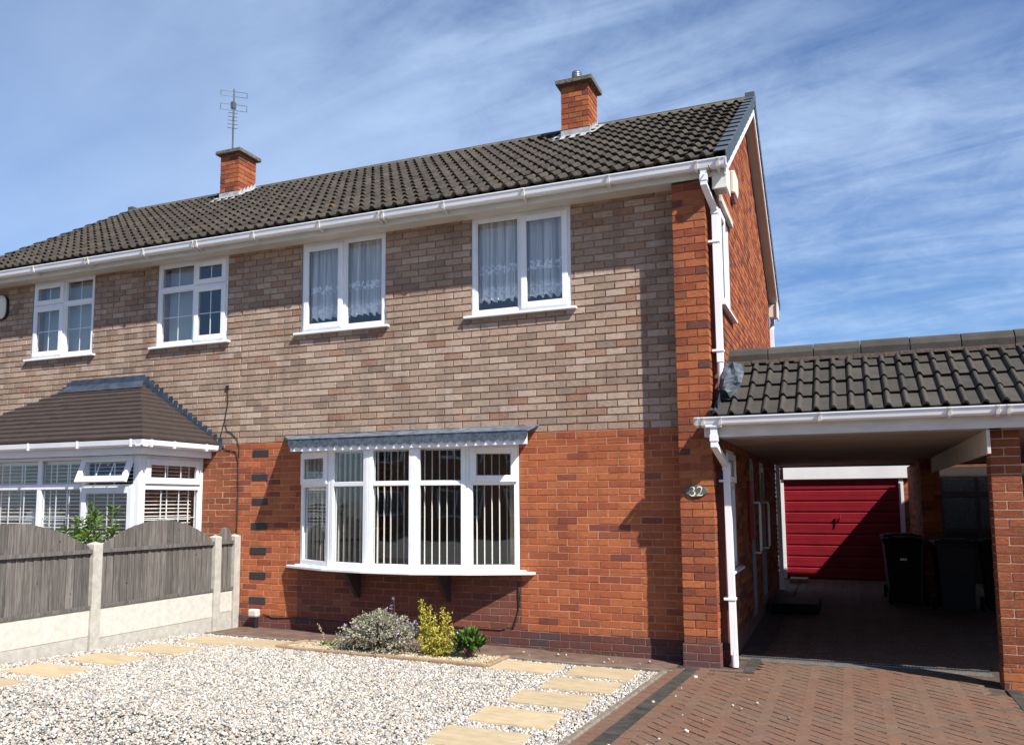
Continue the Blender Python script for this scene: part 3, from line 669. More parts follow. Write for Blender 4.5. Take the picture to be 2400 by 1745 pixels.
def bricks(mb, a0, a1, z0, z1, holes, axis, face, depth, mi_lo, mi_hi, a_lim=None, seed=0, jo=0.010):
    """individual bricks standing proud of the mortar plane; axis 'x': face at y, outward -y; 'y': face at x, outward +x"""
    rs = random.Random(seed); r = -40; off = {'x': 0.0, 'y': 0.41}[axis]
    while zrow(r+1) <= z0: r += 1
    while zrow(r) < z1:
        zb, zt2 = zrow(r)+jo/2, zrow(r+1)-jo/2; zb2, zt3 = max(zb, z0), min(zt2, z1); up = r >= 0
        L0, L1 = (a0, a1) if a_lim is None else a_lim(zt3)
        cuts = sorted({zb2, zt3} | {h for H in holes for h in H[2:] if zb2 < h < zt3}); rowj = rs.uniform(-.006, .006); rz = rs.uniform(-.0012, .0012)
        base = 0.006-off+(0.1125 if r % 2 == 0 else 0)+rowj
        k = int(math.floor((L0-base)/0.225))-1
        while base+k*0.225 < L1:
            s0, s1 = max(base+k*0.225+jo/2+rs.uniform(-.0025, .0025), L0), min(base+(k+1)*0.225-jo/2+rs.uniform(-.0025, .0025), L1)
            tt = rs.random(); k += 1; dj = rs.uniform(-.0015, .0022)
            for q in range(len(cuts)-1):
                c0, c1 = cuts[q], cuts[q+1]
                if c1-c0 < 0.008: continue
                iv = [(s0, s1)]
                for H in holes:
                    if H[2] < (c0+c1)/2 < H[3]:
                        nv = []
                        for (u0, u1) in iv:
                            if H[1] <= u0 or H[0] >= u1: nv.append((u0, u1)); continue
                            if H[0] > u0: nv.append((u0, H[0]))
                            if H[1] < u1: nv.append((H[1], u1))
                        iv = nv
                for (u0, u1) in iv:
                    if u1-u0 < 0.012: continue
                    j = lambda m_=0.0016: rs.uniform(-m_, m_); e = 0.0022
                    fr = [(u0+e+j(), c0+e+j()+rz), (u1-e+j(), c0+e+j()+rz), (u1-e+j(), c1-e+j()+rz), (u0+e+j(), c1-e+j()+rz)]; bk = [(u0, c0), (u1, c0), (u1, c1), (u0, c1)]
                    if axis == 'x': vs = [(a, face+dj, z) for a, z in fr]+[(a, face+depth+0.001, z) for a, z in bk]; fs = [(0, 1, 2, 3), (4, 5, 1, 0), (5, 6, 2, 1), (6, 7, 3, 2), (7, 4, 0, 3)]
                    else: vs = [(face-dj, a, z) for a, z in fr]+[(face-depth-0.001, a, z) for a, z in bk]; fs = [(0, 1, 2, 3), (4, 5, 1, 0), (5, 6, 2, 1), (6, 7, 3, 2), (7, 4, 0, 3)]
                    mb.add(vs, fs, mi_hi if up else mi_lo, tt)
        r += 1
def brick_column(mb, x0, x1, y0, y1, z0, z1, mi, mim, inset=0.007, seed=0):
    rs = random.Random(seed); r = -40
    mb.box(x0+inset, x1-inset, y0+inset, y1-inset, z0, z1, mim)
    while zrow(r+1) <= z0+0.02: r += 1
    while zrow(r) < z1-0.02:
        zb, zt2 = max(zrow(r)+0.005, z0), min(zrow(r+1)-0.005, z1); odd = r % 2
        fx = ((x1-x0)*(0.345 if not odd else 0.655)) if (x1-x0) > 0.30 else (x1-x0)*(0.46 if odd else 0.99)
        n_ = 1 if (x1-x0) < 0.36 else 2
        xs_ = [x0] + ([x0+fx] if n_ == 1 else ([x0+(x1-x0)*0.5] if odd else [x0+(x1-x0)*0.26, x0+(x1-x0)*0.76])) + [x1]
        ys_ = [y0, y0+(y1-y0)*(0.5 if odd else (0.99 if (y1-y0) < 0.3 else 0.30)), y1]
        for i in range(len(xs_)-1):
            for j in range(2):
                e = rs.uniform(-.0015, .0015); a, b = xs_[i]+(0.005 if i else e), xs_[i+1]-(0.005 if i < len(xs_)-2 else e)
                c, d_ = ys_[j]+(0.005 if j else e), ys_[j+1]-(0.005 if j == 0 else e)
                if b-a < 0.015 or d_-c < 0.012: continue
                if j == 0 and ys_[1] > y1-0.01: d_ = y1-0.002
                mb.box(a, b, c, d_, zb+rs.uniform(-.001, .001), zt2+rs.uniform(-.001, .001), mi, rs.random())
        r += 1
H1 = thing('semi_detached_house', 'right-hand brick house numbered 32 with bow window, net curtains and red brick pier', 'house', (-2.6, 3.2, -0.05))
H2 = thing('semi_detached_house', 'left-hand brick house with hipped bay roof, aerial and georgian bar windows', 'house', (-8.3, 3.2, -0.05))
W1 = (-2.345, -1.155, 3.635, 4.785); W2 = (-4.685, -3.485, 3.635, 4.785); W3 = (-7.06, -5.855, 3.635, 4.785); W4 = (-9.465, -8.24, 3.635, 4.795)
BOW = (-4.64, -1.78, 0.79, 2.165)
BAYO = (-9.75, -6.22, -0.1, 2.10)
GW1 = (0.19, 1.03, 3.55, 4.62); GW2 = (0.14, 0.86, 0.83, 2.05); GD = (2.32, 2.78, 0.10, 2.06); GD2 = (3.55, 4.25, 0.10, 2.06); 
# house 32
mb = MB(); cells(mb, -5.6, 0.35, -0.15, 2.2755, [W1, W2, BOW], 0.0045, 0.25, 'x', 2)
cells(mb, -5.6, 0.35, 2.2755, ZT, [W1, W2, BOW], 0.0125, 0.25, 'x', 3)
bricks(mb, -5.6, -0.001, 0.148, 2.2755, [W1, W2, BOW, (-4.668, -1.768, 0.0, 0.75)], 'x', 0.0, 0.0045, 4, 5, seed=1); bricks(mb, -5.6, -0.001, 2.2756, ZT-0.01, [W1, W2, BOW], 'x', 0.0, 0.0125, 4, 5, seed=2, jo=0.0115)
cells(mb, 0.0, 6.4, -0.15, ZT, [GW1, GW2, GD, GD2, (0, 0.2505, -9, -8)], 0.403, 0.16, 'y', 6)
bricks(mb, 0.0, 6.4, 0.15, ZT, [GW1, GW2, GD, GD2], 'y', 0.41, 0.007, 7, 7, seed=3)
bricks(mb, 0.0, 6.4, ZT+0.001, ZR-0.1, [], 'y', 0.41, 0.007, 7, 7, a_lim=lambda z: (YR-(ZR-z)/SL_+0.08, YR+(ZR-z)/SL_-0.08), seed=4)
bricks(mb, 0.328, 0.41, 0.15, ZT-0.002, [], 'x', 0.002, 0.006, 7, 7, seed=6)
mb.box(0.328, 0.4045, 0.0075, 0.15, -0.15, ZT-0.001, 6)
mb.prism([(0.0, ZT), (6.4, ZT), (6.4, roofz(6.4)-0.06), (3.2, ZR-0.06), (0.0, roofz(0)-0.06)], 'x', 0.16, 0.403, 6)
mb.box(-5.6, 0.16, 6.15, 6.4, -0.15, ZT, 1)
mb.box(-5.62, -5.5, 0.26, 6.14, -0.15, ZT, 1)
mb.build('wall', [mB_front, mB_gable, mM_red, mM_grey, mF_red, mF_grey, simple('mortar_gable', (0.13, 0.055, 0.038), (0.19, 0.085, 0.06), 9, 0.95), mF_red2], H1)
mb = MB(); brick_column(mb, 0.0, 0.327, -0.2265, 0.004, 0.158, 4.757, 0, 1, 0.008, 5); mb.build('pier', [mF_red2, mM_pier], H1, bevel=0.003)
mb = MB(); mb.box(-5.58, -0.016, -0.016, 0.0, -0.15, 0.147); mb.box(-0.012, 0.340, -0.240, 0.002, -0.15, 0.157)
mb.box(0.341, 0.425, -0.012, 0.2, -0.15, 0.15); mb.build('plinth', mB_pli, H1, bevel=0.004)
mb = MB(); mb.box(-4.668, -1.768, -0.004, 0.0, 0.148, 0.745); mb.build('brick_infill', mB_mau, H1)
mb = MB(); mb.box(-5.45, 0.1, 3.6, 3.7, 0.0, 4.7); mb.build('interior_wall', mPlaster, H1)
mb = MB(); mb.box(-5.48, 0.15, 0.26, 6.1, 0.02, 0.08); mb.box(-5.48, 0.15, 0.26, 6.1, 2.45, 2.6); mb.box(-5.48, 0.15, 0.26, 6.1, 4.84, 4.9); mb.build('interior_floor', mPlaster, H1)
# house 30
mb = MB(); cells(mb, -10.75, -5.6005, -0.15, 2.2755, [W3, W4, BAYO], 0.005, 0.25, 'x', 2); cells(mb, -10.75, -5.6005, 2.2755, ZT, [W3, W4, BAYO], 0.0125, 0.25, 'x', 3)
bricks(mb, -10.75, -5.601, -0.1, 2.2755, [W3, W4, BAYO], 'x', 0.0, 0.005, 4, 5, seed=11); bricks(mb, -10.75, -5.601, 2.2756, ZT-0.01, [W3, W4, BAYO], 'x', 0.0, 0.0125, 4, 5, seed=12, jo=0.0115)
mb.box(-10.75, -10.5, 0.251, 6.4, -0.15, ZT, 1); mb.prism([(0.0, ZT), (6.4, ZT), (6.4, roofz(6.4)-0.06), (3.2, ZR-0.06), (0.0, roofz(0)-0.06)], 'x', -10.75, -10.5, 1)
mb.box(-10.5, -5.6, 6.15, 6.4, -0.15, ZT, 1); mb.build('wall', [mB_rusf, mB_red, mM_cream, mM_grey, mF_rus, mF_grey], H2)
mb = MB(); mb.box(-10.5, -5.7, 3.6, 3.7, 0.0, 4.7); mb.build('interior_wall', mPlaster, H2)
mb = MB(); mb.box(-10.5, -5.63, -0.9, 6.1, 0.02, 0.08); mb.box(-10.5, -5.63, 0.26, 6.1, 2.45, 2.6); mb.box(-10.5, -5.63, 0.26, 6.1, 4.84, 4.9); mb.build('interior_floor', mPlaster, H2)

# painted black bricks beside the boundary
mb_t = 0
for k in range(7):
    zc_ = 2.146-0.3035*k; mb = MB(); mb.box(-5.385+rnd.uniform(-.006, .006), -5.14+rnd.uniform(-.006, .006), -0.006, 0.0, zc_-0.042, zc_+0.042)
    o = mb.build('painted_brick', mBlackPaint, H1, bevel=0.004); 
    if k == 0: o['label'] = 'black painted brick'

# ------------------------------------------------------------------ roofs
def tile_field(x0, x1, E, Rg, nrow, pitch=0.15, tile_w=0.30, roll_h=0.037, roll_w=0.50, lip=0.037, jit=1.0, seed=1, npt=6, xclip=None):
    """E, Rg: (y,z) of eaves and ridge line; returns V,F,T"""
    rs = np.random.RandomState(seed)
    ey, ez = E; ry, rz = Rg; L = math.hypot(ry-ey, rz-ez); dy, dz = (ry-ey)/L, (rz-ez)/L; ny, nz = -dz, dy
    if nz < 0: ny, nz = -ny, -nz
    g = L/nrow; V = []; F = []; T = []
    nt = int(round((x1-x0)/tile_w)); tw = (x1-x0)/nt
    # profile over one tile (two rolls)
    us = []
    for k in range(2):
        b = k*0.5
        for a in np.linspace(0, 1, npt): us.append((b+a*0.5*roll_w, math.sin(math.pi*a)**0.75))
        us.append((b+0.5*roll_w+0.02, 0.0)); us.append((b+0.5*0.97, 0.0))
    us = [(min(u, 1.0), h) for u, h in us]
    for r in range(nrow):
        for c in range(nt):
            x = x0+c*tw; js = rs.normal(0, 0.003)*jit; jn = rs.normal(0, 0.0016)*jit; jr = rs.normal(0, 0.002)*jit; tt = rs.uniform()
            s0 = r*g+js; s1 = (r+1)*g+0.03; b = len(V); n = len(us)
            s1 = min(s1, L+0.01)
            rows_ = ((s1, 0.004, 1.0), (s0, lip, 1.0), (s0+0.002, lip-0.013, 0.92), (s0+0.045, 0.004, 0.62))
            for s, base, hf in rows_:
                for u, h in us:
                    off = base+jn+h*roll_h*hf+jr*(u-0.5)*2
                    V.append((x+u*tw*0.994, ey+dy*s+ny*off, ez+dz*s+nz*off))
            for rr in range(3):
                for k in range(n-1): F.append((b+(rr+1)*n+k, b+(rr+1)*n+k+1, b+rr*n+k+1, b+rr*n+k)); T.append(tt)
    return np.array(V), np.array(F), np.array(T)
for H, xa, xb, sd_ in ((H1, -5.6, 0.46, 1), (H2, -10.93, -5.6, 2)):
    V, F, T = tile_field(xa, xb, (YE, ZE), (YR, ZR), 14, seed=sd_)
    npmesh('roof', V, F, mTile, H, tint=T)
    V, F, T = tile_field(xa, xb, (2*YR-YE, ZE), (YR, ZR), 14, seed=sd_+5, npt=4)
    npmesh('rear_roof', V, F[:, ::-1], mTile, H, tint=T)
    mb = MB()                                              # solid roof deck under the tiles
    yy = 2*YR-YE
    mb.prism([(YE+0.06, ZE-0.01), (YR, ZR-0.012), (yy-0.06, ZE-0.01), (yy-0.1, ZE-0.06), (YR, ZR-0.08), (YE+0.1, ZE-0.06)], 'x', xa+0.03, xb-(0.0 if H is H1 else 0.0))
    mb.build('roof_deck', mDeskDark, H)
    mb = MB(); nrt = int(round((xb-xa)/0.45)); tw = (xb-xa)/nrt          # ridge tiles
    for k in range(nrt):
        jz = rnd.uniform(-.006, .006); a = []
        for q in range(9):
            th = math.pi*q/8; a.append((YR-0.12*math.cos(th), ZR-0.045+0.10*math.sin(th)+jz))
        b2 = [(YR-0.105*math.cos(math.pi*q/8), ZR-0.06+0.10*math.sin(math.pi*q/8)+jz) for q in range(8, -1, -1)]
        mb.prism(a+b2, 'x', xa+k*tw+0.004, xa+(k+1)*tw-0.004, 0, rnd.random())
    mb.box(xa+0.01, xb-0.01, YR-0.10, YR+0.10, ZR-0.02, ZR+0.025, 1)
    mb.build('ridge_tile', [mRidge, mRidge], H)
# dry verge caps and barge boards on the right gable
def verge(H, xv, sgn):
    mb = MB(); Ls = math.hypot(YR-YE, ZR-ZE); dy, dz = (YR-YE)/Ls, (ZR-ZE)/Ls
    for side in (1, -1):
        D = Vector((0, dy*side, dz)); Nn = Vector((0, -dz*side, dy)); E0 = Vector((xv, YR-side*(YR-YE), ZE)); g = Ls/14
        for r in range(14):
            c = E0+D*(g*(r+0.5)); 
            up = (D*1.0+Nn*(-0.06)).normalized(); nn = Vector((1, 0, 0)).cross(up)*(1 if side == 1 else -1)
            if nn.z < 0: nn = -nn
            mb.obox(c+nn*0.052+Vector((-0.052*sgn, 0, 0)), (1, 0, 0), up, nn, 0.060, g/2+0.012, 0.006, 0)
            mb.obox(c-nn*0.015+Vector((0.004*sgn, 0, 0)), (1, 0, 0), up, nn, 0.006, g/2+0.010, 0.070, 0)
    mb.box(xv-0.115 if sgn > 0 else xv-0.01, xv+0.014 if sgn > 0 else xv+0.115, YR-0.09, YR+0.09, ZR-0.07, ZR+0.085, 0)
    mb.build('verge_cap', mVerge, H, bevel=0.004)
verge(H1, 0.565, 1); verge(H2, -10.95, -1)
mb = MB()
t_ = 0.075
for side in (1, -1):
    f = lambda y: YR-side*(YR-y)
    lo = 0.055; hi = 0.205
    pr = [(f(YE+0.10), roofz(YE+0.10)-lo), (f(YR), ZR-lo), (f(YR), ZR-hi-0.02), (f(YE+0.10), roofz(YE+0.10)-hi)]
    mb.prism(pr, 'x', 0.535, 0.556)
mb.build('barge_board', mWhite, H1, bevel=0.002)
mb = MB()
for side in (1, -1):
    f = lambda y: YR-side*(YR-y)
    pr = [(f(YE+0.12), roofz(YE+0.12)-0.165), (f(YR), ZR-0.165), (f(YR), ZR-0.18), (f(YE+0.12), roofz(YE+0.12)-0.18)]
    mb.prism(pr, 'x', 0.412, 0.534)
mb.box(0.412, 0.532, -0.235, 0.02, 4.66, 4.87); mb.box(0.412, 0.532, 6.38, 6.62, 4.66, 4.87)
mb.build('verge_soffit', mCream, H1)
mb = MB(); mb.prism([(-0.262, 4.63), (0.05, 4.63), (0.05, 4.90), (-0.262, 4.86)], 'x', 0.5335, 0.5545)
mb.build('box_end', mWhiteD, H1, bevel=0.002)
mb = MB(); mb.prism([(6.35, 4.63), (6.66, 4.63), (6.66, 4.86), (6.35, 4.90)], 'x', 0.5335, 0.5545); mb.build('box_end', mWhiteD, H1, bevel=0.002)
mb = MB(); mb.box(0.412, 0.533, -0.262, -0.238, 4.63, 4.80); mb.build('box_end', mWhiteD, H1, bevel=0.002)
# eaves: fascia, soffit, gutter
GP = [(-0.285, 4.895), (-0.285, 4.835), (-0.305, 4.812), (-0.368, 4.806), (-0.392, 4.822), (-0.405, 4.875), (-0.412, 4.880), (-0.412, 4.890), (-0.404, 4.890)]
def ushell(mb, prof, x0, x1, th=0.003, grow=0.0):
    cyy = sum(p[0] for p in prof)/len(prof); top = max(p[1] for p in prof)
    o_ = [(p[0]+(p[0]-cyy)*grow, p[1]-(top-p[1])*grow) for p in prof]
    i_ = [(cyy+(p[0]-cyy)*(1-th*14), top-(top-p[1])*(1-th*14)) for p in prof]
    n = len(o_); mb.prism(o_+i_[::-1], 'x', x0, x1)
for H, xa, xb in ((H1, -5.599, 0.534), (H2, -10.9, -5.6)):
    mb = MB(); mb.box(xa, xb, -0.268, -0.248, 4.757, 4.905); mb.build('fascia', mWhiteD, H)
    mb = MB(); mb.box(xa, min(xb, 0.41) if H is H1 else xb, -0.247, -0.001, 4.775, 4.793)
    if H is H1: mb.v = []; mb.f = []; mb.mi = []; mb.t = []; mb.box(xa, -0.001, -0.247, -0.001, 4.775, 4.793)
    mb.build('soffit', mCream, H)
    mb = MB(); ushell(mb, GP, xa, 0.565 if H is H1 else xb)
    if H is H1: mb.prism([(-0.285, 4.81), (-0.40, 4.81), (-0.408, 4.89), (-0.285, 4.89)], 'x', 0.566, 0.572)
    gu = mb.build('gutter', mWhite, H)
    mb = MB()
    bl = [0.28, 0.49, -0.62, -1.56, -2.52, -3.36, -3.30, -4.18, -5.15] if H is H1 else [-6.05, -6.11, -6.95, -7.95, -8.0, -9.0, -10.0]
    for bx in bl:
        mb = MB(); ushell(mb, GP, bx-0.016, bx+0.016, 0.004, 0.22)
        mb.obox((bx, -0.33, 4.79), (1, 0, 0), Vector((0, 1, -0.35)).normalized(), Vector((0, 0.35, 1)).normalized(), 0.007, 0.055, 0.004)
        mb.build('gutter_bracket', mWhiteD, gu)
    mb = MB(); yy = 6.65; mb.box(xa, xb, yy, yy+0.02, 4.72, 4.9); mb.box(xa, xb, yy+0.02, yy+0.13, 4.80, 4.88); mb.build('rear_fascia', mWhite, H)
# main downpipe
def pipe(H, pts, clips, shoe=None, hw=0.0325, name='downpipe'):
    mb = MB(); mb.sqpipe(pts, hw, hw)
    a, b = Vector(pts[0]), Vector(pts[1])
    mb.box(a.x-0.075, a.x+0.075, a.y-0.045, a.y+0.045, a.z-0.01, a.z+0.065)
    for (i, f_) in ((0, 0.55), (2, 0.0)):
        p = Vector(pts[i]).lerp(Vector(pts[min(i+1, len(pts)-1)]), f_) if i < len(pts)-1 else Vector(pts[i])
        mb.box(p.x-hw-0.006, p.x+hw+0.006, p.y-hw-0.006, p.y+hw+0.006, p.z-0.045, p.z+0.02)
    o = mb.build(name, mWhite, H, bevel=0.004)
    for z in clips:
        mb = MB(); q = Vector(pts[-2]).lerp(Vector(pts[-1]), (pts[-2][2]-z)/(pts[-2][2]-pts[-1][2]))
        mb.box(q.x-0.075, q.x+hw+0.007, q.y-hw-0.008, q.y+hw+0.03, z-0.012, z+0.012)
        mb.build('pipe_clip', mWhite, o, bevel=0.003)
    return o
pipe(H1, [(0.345, -0.345, 4.82), (0.345, -0.345, 4.66), (0.405, -0.075, 4.47), (0.412, -0.075, 2.90)], [4.14, 3.02])
mb = MB(); mb.tube([(0.412, -0.075, 2.92), (0.412, -0.075, 2.62)], 0.03, 12); mb.build('pipe_spigot', mWhite, H1)
mb = MB(); mb.sqpipe([(0.44, 6.74, 4.80), (0.44, 6.74, 4.62), (0.44, 6.47, 4.45), (0.44, 6.47, 0.05)], 0.033, 0.033); mb.build('rear_downpipe', mWhite, H1, bevel=0.003)

# chimneys
def chimney(H, x0, x1, y0, y1, flue):
    zb = roofz(y0)-0.02
    mb = MB(); brick_column(mb, x0, x1, y0, y1, zb-0.15, 7.555, 0, 1, 0.008, int(abs(x0)*10)); ch = mb.build('chimney', [mF_red2, mM_pier], H, bevel=0.003)
    mb = MB(); o_ = 0.065
    mb.prism([(x0-o_, y0-o_), (x1+o_, y0-o_), (x1+o_, y1+o_), (x0-o_, y1+o_)], 'z', 7.556, 7.615)
    c_ = ((x0+x1)/2, (y0+y1)/2); r_ = [(x0-o_, y0-o_), (x1+o_, y0-o_), (x1+o_, y1+o_), (x0-o_, y1+o_)]
    vs = [(p[0], p[1], 7.6155) for p in r_]+[(c_[0]+(p[0]-c_[0])*0.45, c_[1]+(p[1]-c_[1])*0.45, 7.66) for p in r_]
    mb.add(vs, [(0, 1, 5, 4), (1, 2, 6, 5), (2, 3, 7, 6), (3, 0, 4, 7), (4, 5, 6, 7)]); mb.build('chimney_cap', mConcCap, ch, bevel=0.008)
    mb = MB(); e = 0.006; zf = roofz(y0)                     # lead flashing: apron and stepped sides
    mb.box(x0-e, x1+e, y0-e, y0, zf-0.02, zf+0.135)
    mb.add([(x0-0.10, y0-0.20, roofz(y0-0.20)+0.05), (x1+0.08, y0-0.20, roofz(y0-0.20)+0.05), (x1+e, y0-e, zf+0.06), (x0-e, y0-e, zf+0.06)], [(0, 1, 2, 3)])
    ns = 5
    for k in range(ns):
        ya = y0-e+(y1-y0)*k/ns; yb = y0+(y1-y0)*(k+1)/ns
        for xx, s_ in ((x1, 1), (x0, -1)):
            mb.add([(xx+s_*e, ya, roofz(ya)-0.03), (xx+s_*e, yb, roofz(yb)-0.03), (xx+s_*e, yb-0.01, roofz(yb)+0.15), (xx+s_*e, ya, roofz(ya)+0.10)], [(0, 1, 2, 3)])
    for xx, s_ in ((x1, 1), (x0, -1)):
        mb.add([(xx, y0-0.1, roofz(y0-0.1)+0.055), (xx+s_*0.11, y0-0.1, roofz(y0-0.1)+0.065), (xx+s_*0.11, y1, roofz(y1)+0.065), (xx+s_*e, y1, roofz(y1)+0.07)], [(0, 1, 2, 3)])
    mb.build('flashing', mLeadPale, ch)
    if flue:
        mb = MB(); cx_, cy2 = (x0+x1)/2-0.03, (y0+y1)/2
        mb.tube([(cx_, cy2, 7.62), (cx_, cy2, 7.84)], 0.062, 16)
        for q in range(4): mb.tube([(cx_, cy2, 7.73+q*0.027), (cx_, cy2, 7.741+q*0.027)], 0.075, 16)
        mb.tube([(cx_, cy2, 7.84), (cx_, cy2, 7.865)], [0.07, 0.02], 16); mb.build('flue_terminal', mMetal, ch)
    return ch
chimney(H1, -2.07, -1.655, 2.6, 3.06, True)
chimney(H2, -8.30, -7.90, 2.6, 3.06, False)
# aerial
mb = MB(); ax, ay = -8.24, 2.83; k_ = 1.0
mb.tube([(ax, ay, 7.62), (ax, ay, 8.85)], 0.016, 8); ae = mb.build('aerial_mast', mAer, H2)
mb = MB(); d = Vector((0.76, 0.65, 0)).normalized(); bo = Vector((0.05, -0.09, 0)); tp = Vector((ax, ay, 8.80))
boom = Vector((-0.05, -0.35, 0))
for zc_, h_ in ((8.78, 0.045), (8.53, 0.055)):
    for s_ in (-1, 1):
        for q in (-1, 1):
            mb.tube([Vector((ax, ay, zc_+q*h_))+d*0.02*s_, Vector((ax, ay, zc_+q*h_))+d*0.225*s_], 0.0048, 5)
        mb.tube([Vector((ax, ay, zc_-h_))+d*0.225*s_, Vector((ax, ay, zc_+h_))+d*0.225*s_], 0.006, 5)
for q in range(5): mb.tube([Vector((ax, ay-0.02, 8.42-q*0.07))-d*0.085, Vector((ax, ay-0.02, 8.42-q*0.07))+d*0.085], 0.006, 5)
mb.box(ax-0.03, ax+0.03, ay-0.05, ay+0.03, 8.50, 8.62); mb.tube([(ax+0.02, ay-0.03, 8.86), (ax+0.02, ay-0.03, 8.32)], 0.012, 6)
mb.build('aerial_element', mAer, ae)

# ------------------------------------------------------------------ windows
def rect_frame(mb, x0, x1, z0, z1, wd, y0, y1, T=lambda x, y, z: (x, y, z)):
    """four mitre-free bars; T maps local to world"""
    for (a, b, c, d_) in ((x0, x0+wd, z0, z1), (x1-wd, x1, z0, z1), (x0+wd, x1-wd, z0, z0+wd), (x0+wd, x1-wd, z1-wd, z1)):
        vs = [T(*p) for p in ((a,y0,c),(b,y0,c),(b,y1,c),(a,y1,c),(a,y0,d_),(b,y0,d_),(b,y1,d_),(a,y1,d_))]
        mb.add(vs, [(0,3,2,1),(4,5,6,7),(0,1,5,4),(1,2,6,5),(2,3,7,6),(3,0,4,7)])
def tbox(mb, x0, x1, y0, y1, z0, z1, T, mi=0):
    vs = [T(*p) for p in ((x0,y0,z0),(x1,y0,z0),(x1,y1,z0),(x0,y1,z0),(x0,y0,z1),(x1,y0,z1),(x1,y1,z1),(x0,y1,z1))]
    mb.add(vs, [(0,3,2,1),(4,5,6,7),(0,1,5,4),(1,2,6,5),(2,3,7,6),(3,0,4,7)], mi)
I3 = lambda x, y, z: (x, y, z)
def window(H, rect, lights, mull, T=I3, sill=True, bars=None, fw=0.052, name='window', sillw=0.085, trans=None):
    """lights: list of (x0,x1,z0,z1,sash) in window coordinates; y=0 wall face, +y into room"""
    x0, x1, z0, z1 = rect
    mb = MB(); rect_frame(mb, x0, x1, z0, z1, fw, 0.012, 0.085, T)
    for mx_ in mull: tbox(mb, mx_-0.028, mx_+0.028, 0.0125, 0.084, z0+fw, z1-fw, T)
    if trans:
        for (a, b, z) in trans: tbox(mb, a, b, 0.013, 0.083, z-0.028, z+0.028, T)
    win = mb.build(name, mWhite, H, bevel=0.004)
    for (a, b, c, d_, sash) in lights:
        gy = 0.045; ins = 0.0
        if sash:
            mb = MB(); rect_frame(mb, a-0.018, b+0.018, c-0.018, d_+0.018, 0.068, -0.012, 0.03, T); mb.build('sash', mWhite, win, bevel=0.006); ins = 0.05; gy = 0.012
        else:
            mb = MB(); rect_frame(mb, a, b, c, d_, 0.014, 0.022, 0.05, T); mb.build('glazing_bead', mWhite, win, bevel=0.004); ins = 0.013
        A, B, C_, D_ = a+ins, b-ins, c+ins, d_-ins
        mb = MB(); rect_frame(mb, A-0.004, B+0.004, C_-0.004, D_+0.004, 0.008, gy-0.004, gy, T); mb.build('gasket', mSeal, win)
        mb = MB(); mb.add([T(A, gy+0.002, C_), T(B, gy+0.002, C_), T(B, gy+0.002, D_), T(A, gy+0.002, D_)], [(0, 1, 2, 3)]); mb.build('pane', mGlass, win)
        if bars:
            nv, nh = bars(a, b, c, d_); mb = MB()
            for k in range(1, nv): xx = A+(B-A)*k/nv; tbox(mb, xx-0.005, xx+0.005, gy+0.004, gy+0.012, C_, D_, T)
            for k in range(1, nh): zz = C_+(D_-C_)*k/nh; tbox(mb, A, B, gy+0.0045, gy+0.0115, zz-0.005, zz+0.005, T)
            if mb.v: mb.build('glazing_bar', mWhite, win)
    if sill:
        mb = MB(); vs = []
        tbox(mb, x0-sillw, x1+sillw*0.75, -0.055, 0.05, z0-0.03, z0-0.003, T); mb.build('sill', mWhite, win, bevel=0.004)
    mb = MB(); tbox(mb, x0-0.012, x0-0.0005, 0.005, 0.05, z0, z1, T); mb.build('mastic', mSeal, win)
    mb = MB(); tbox(mb, x1+0.0005, x1+0.012, 0.005, 0.05, z0, z1, T); mb.build('mastic', mSeal, win)
    return win
fz = 0.052
window(H1, W1, [(W1[0]+fz, -1.775, W1[2]+fz, W1[3]-fz, 0), (-1.72, W1[1]-fz, W1[2]+fz, W1[3]-fz-0.02, 1)], [-1.748])
window(H1, W2, [(W2[0]+fz, -4.10, W2[2]+fz, W2[3]-fz-0.02, 1), (-4.045, W2[1]-fz, W2[2]+fz, W2[3]-fz, 0)], [-4.073])
def gb(a, b, c, d_): return (2, 2 if d_-c > 0.45 else 1)
z3 = 4.415
window(H2, W3, [(W3[0]+fz, -6.445, W3[2]+fz, z3-0.028, 0), (W3[0]+fz, -6.445, z3+0.028, W3[3]-fz, 0), (-6.39, W3[1]-fz, W3[2]+fz, z3-0.035, 1), (-6.39, W3[1]-fz, z3+0.035, W3[3]-fz-0.01, 1)], [-6.418], bars=gb, trans=[(W3[0]+fz, W3[1]-fz, z3)])
window(H2, W4, [(W4[0]+fz, -8.86, W4[2]+fz, z3-0.035, 1), (W4[0]+fz, -8.86, z3+0.035, W4[3]-fz-0.02, 1), (-8.80, W4[1]-fz, W4[2]+fz, z3-0.028, 0), (-8.80, W4[1]-fz, z3+0.028, W4[3]-fz, 0)], [-8.83], bars=gb, trans=[(W4[0]+fz, W4[1]-fz, z3)])
# gable windows: local x -> world y, local y -> world -x from face 0.41
TG = lambda x, y, z: (0.41-y, x, z)
window(H1, GW1, [(GW1[0]+fz, 0.60, GW1[2]+fz, GW1[3]-fz, 1), (0.66, GW1[1]-fz, GW1[2]+fz, GW1[3]-fz, 0)], [0.63], T=TG, sillw=0.12)
window(H1, GW2, [(GW2[0]+fz, GW2[1]-fz, GW2[2]+fz, 1.66, 0), (GW2[0]+fz, GW2[1]-fz, 1.73, GW2[3]-fz, 1)], [], T=TG, trans=[(GW2[0]+fz, GW2[1]-fz, 1.695)], sillw=0.12)
# lintel trim of the upper gable window
mb = MB(); mb.box(0.411, 0.452, 0.12, 1.10, 4.63, 4.70); mb.build('lintel', mCream, H1)

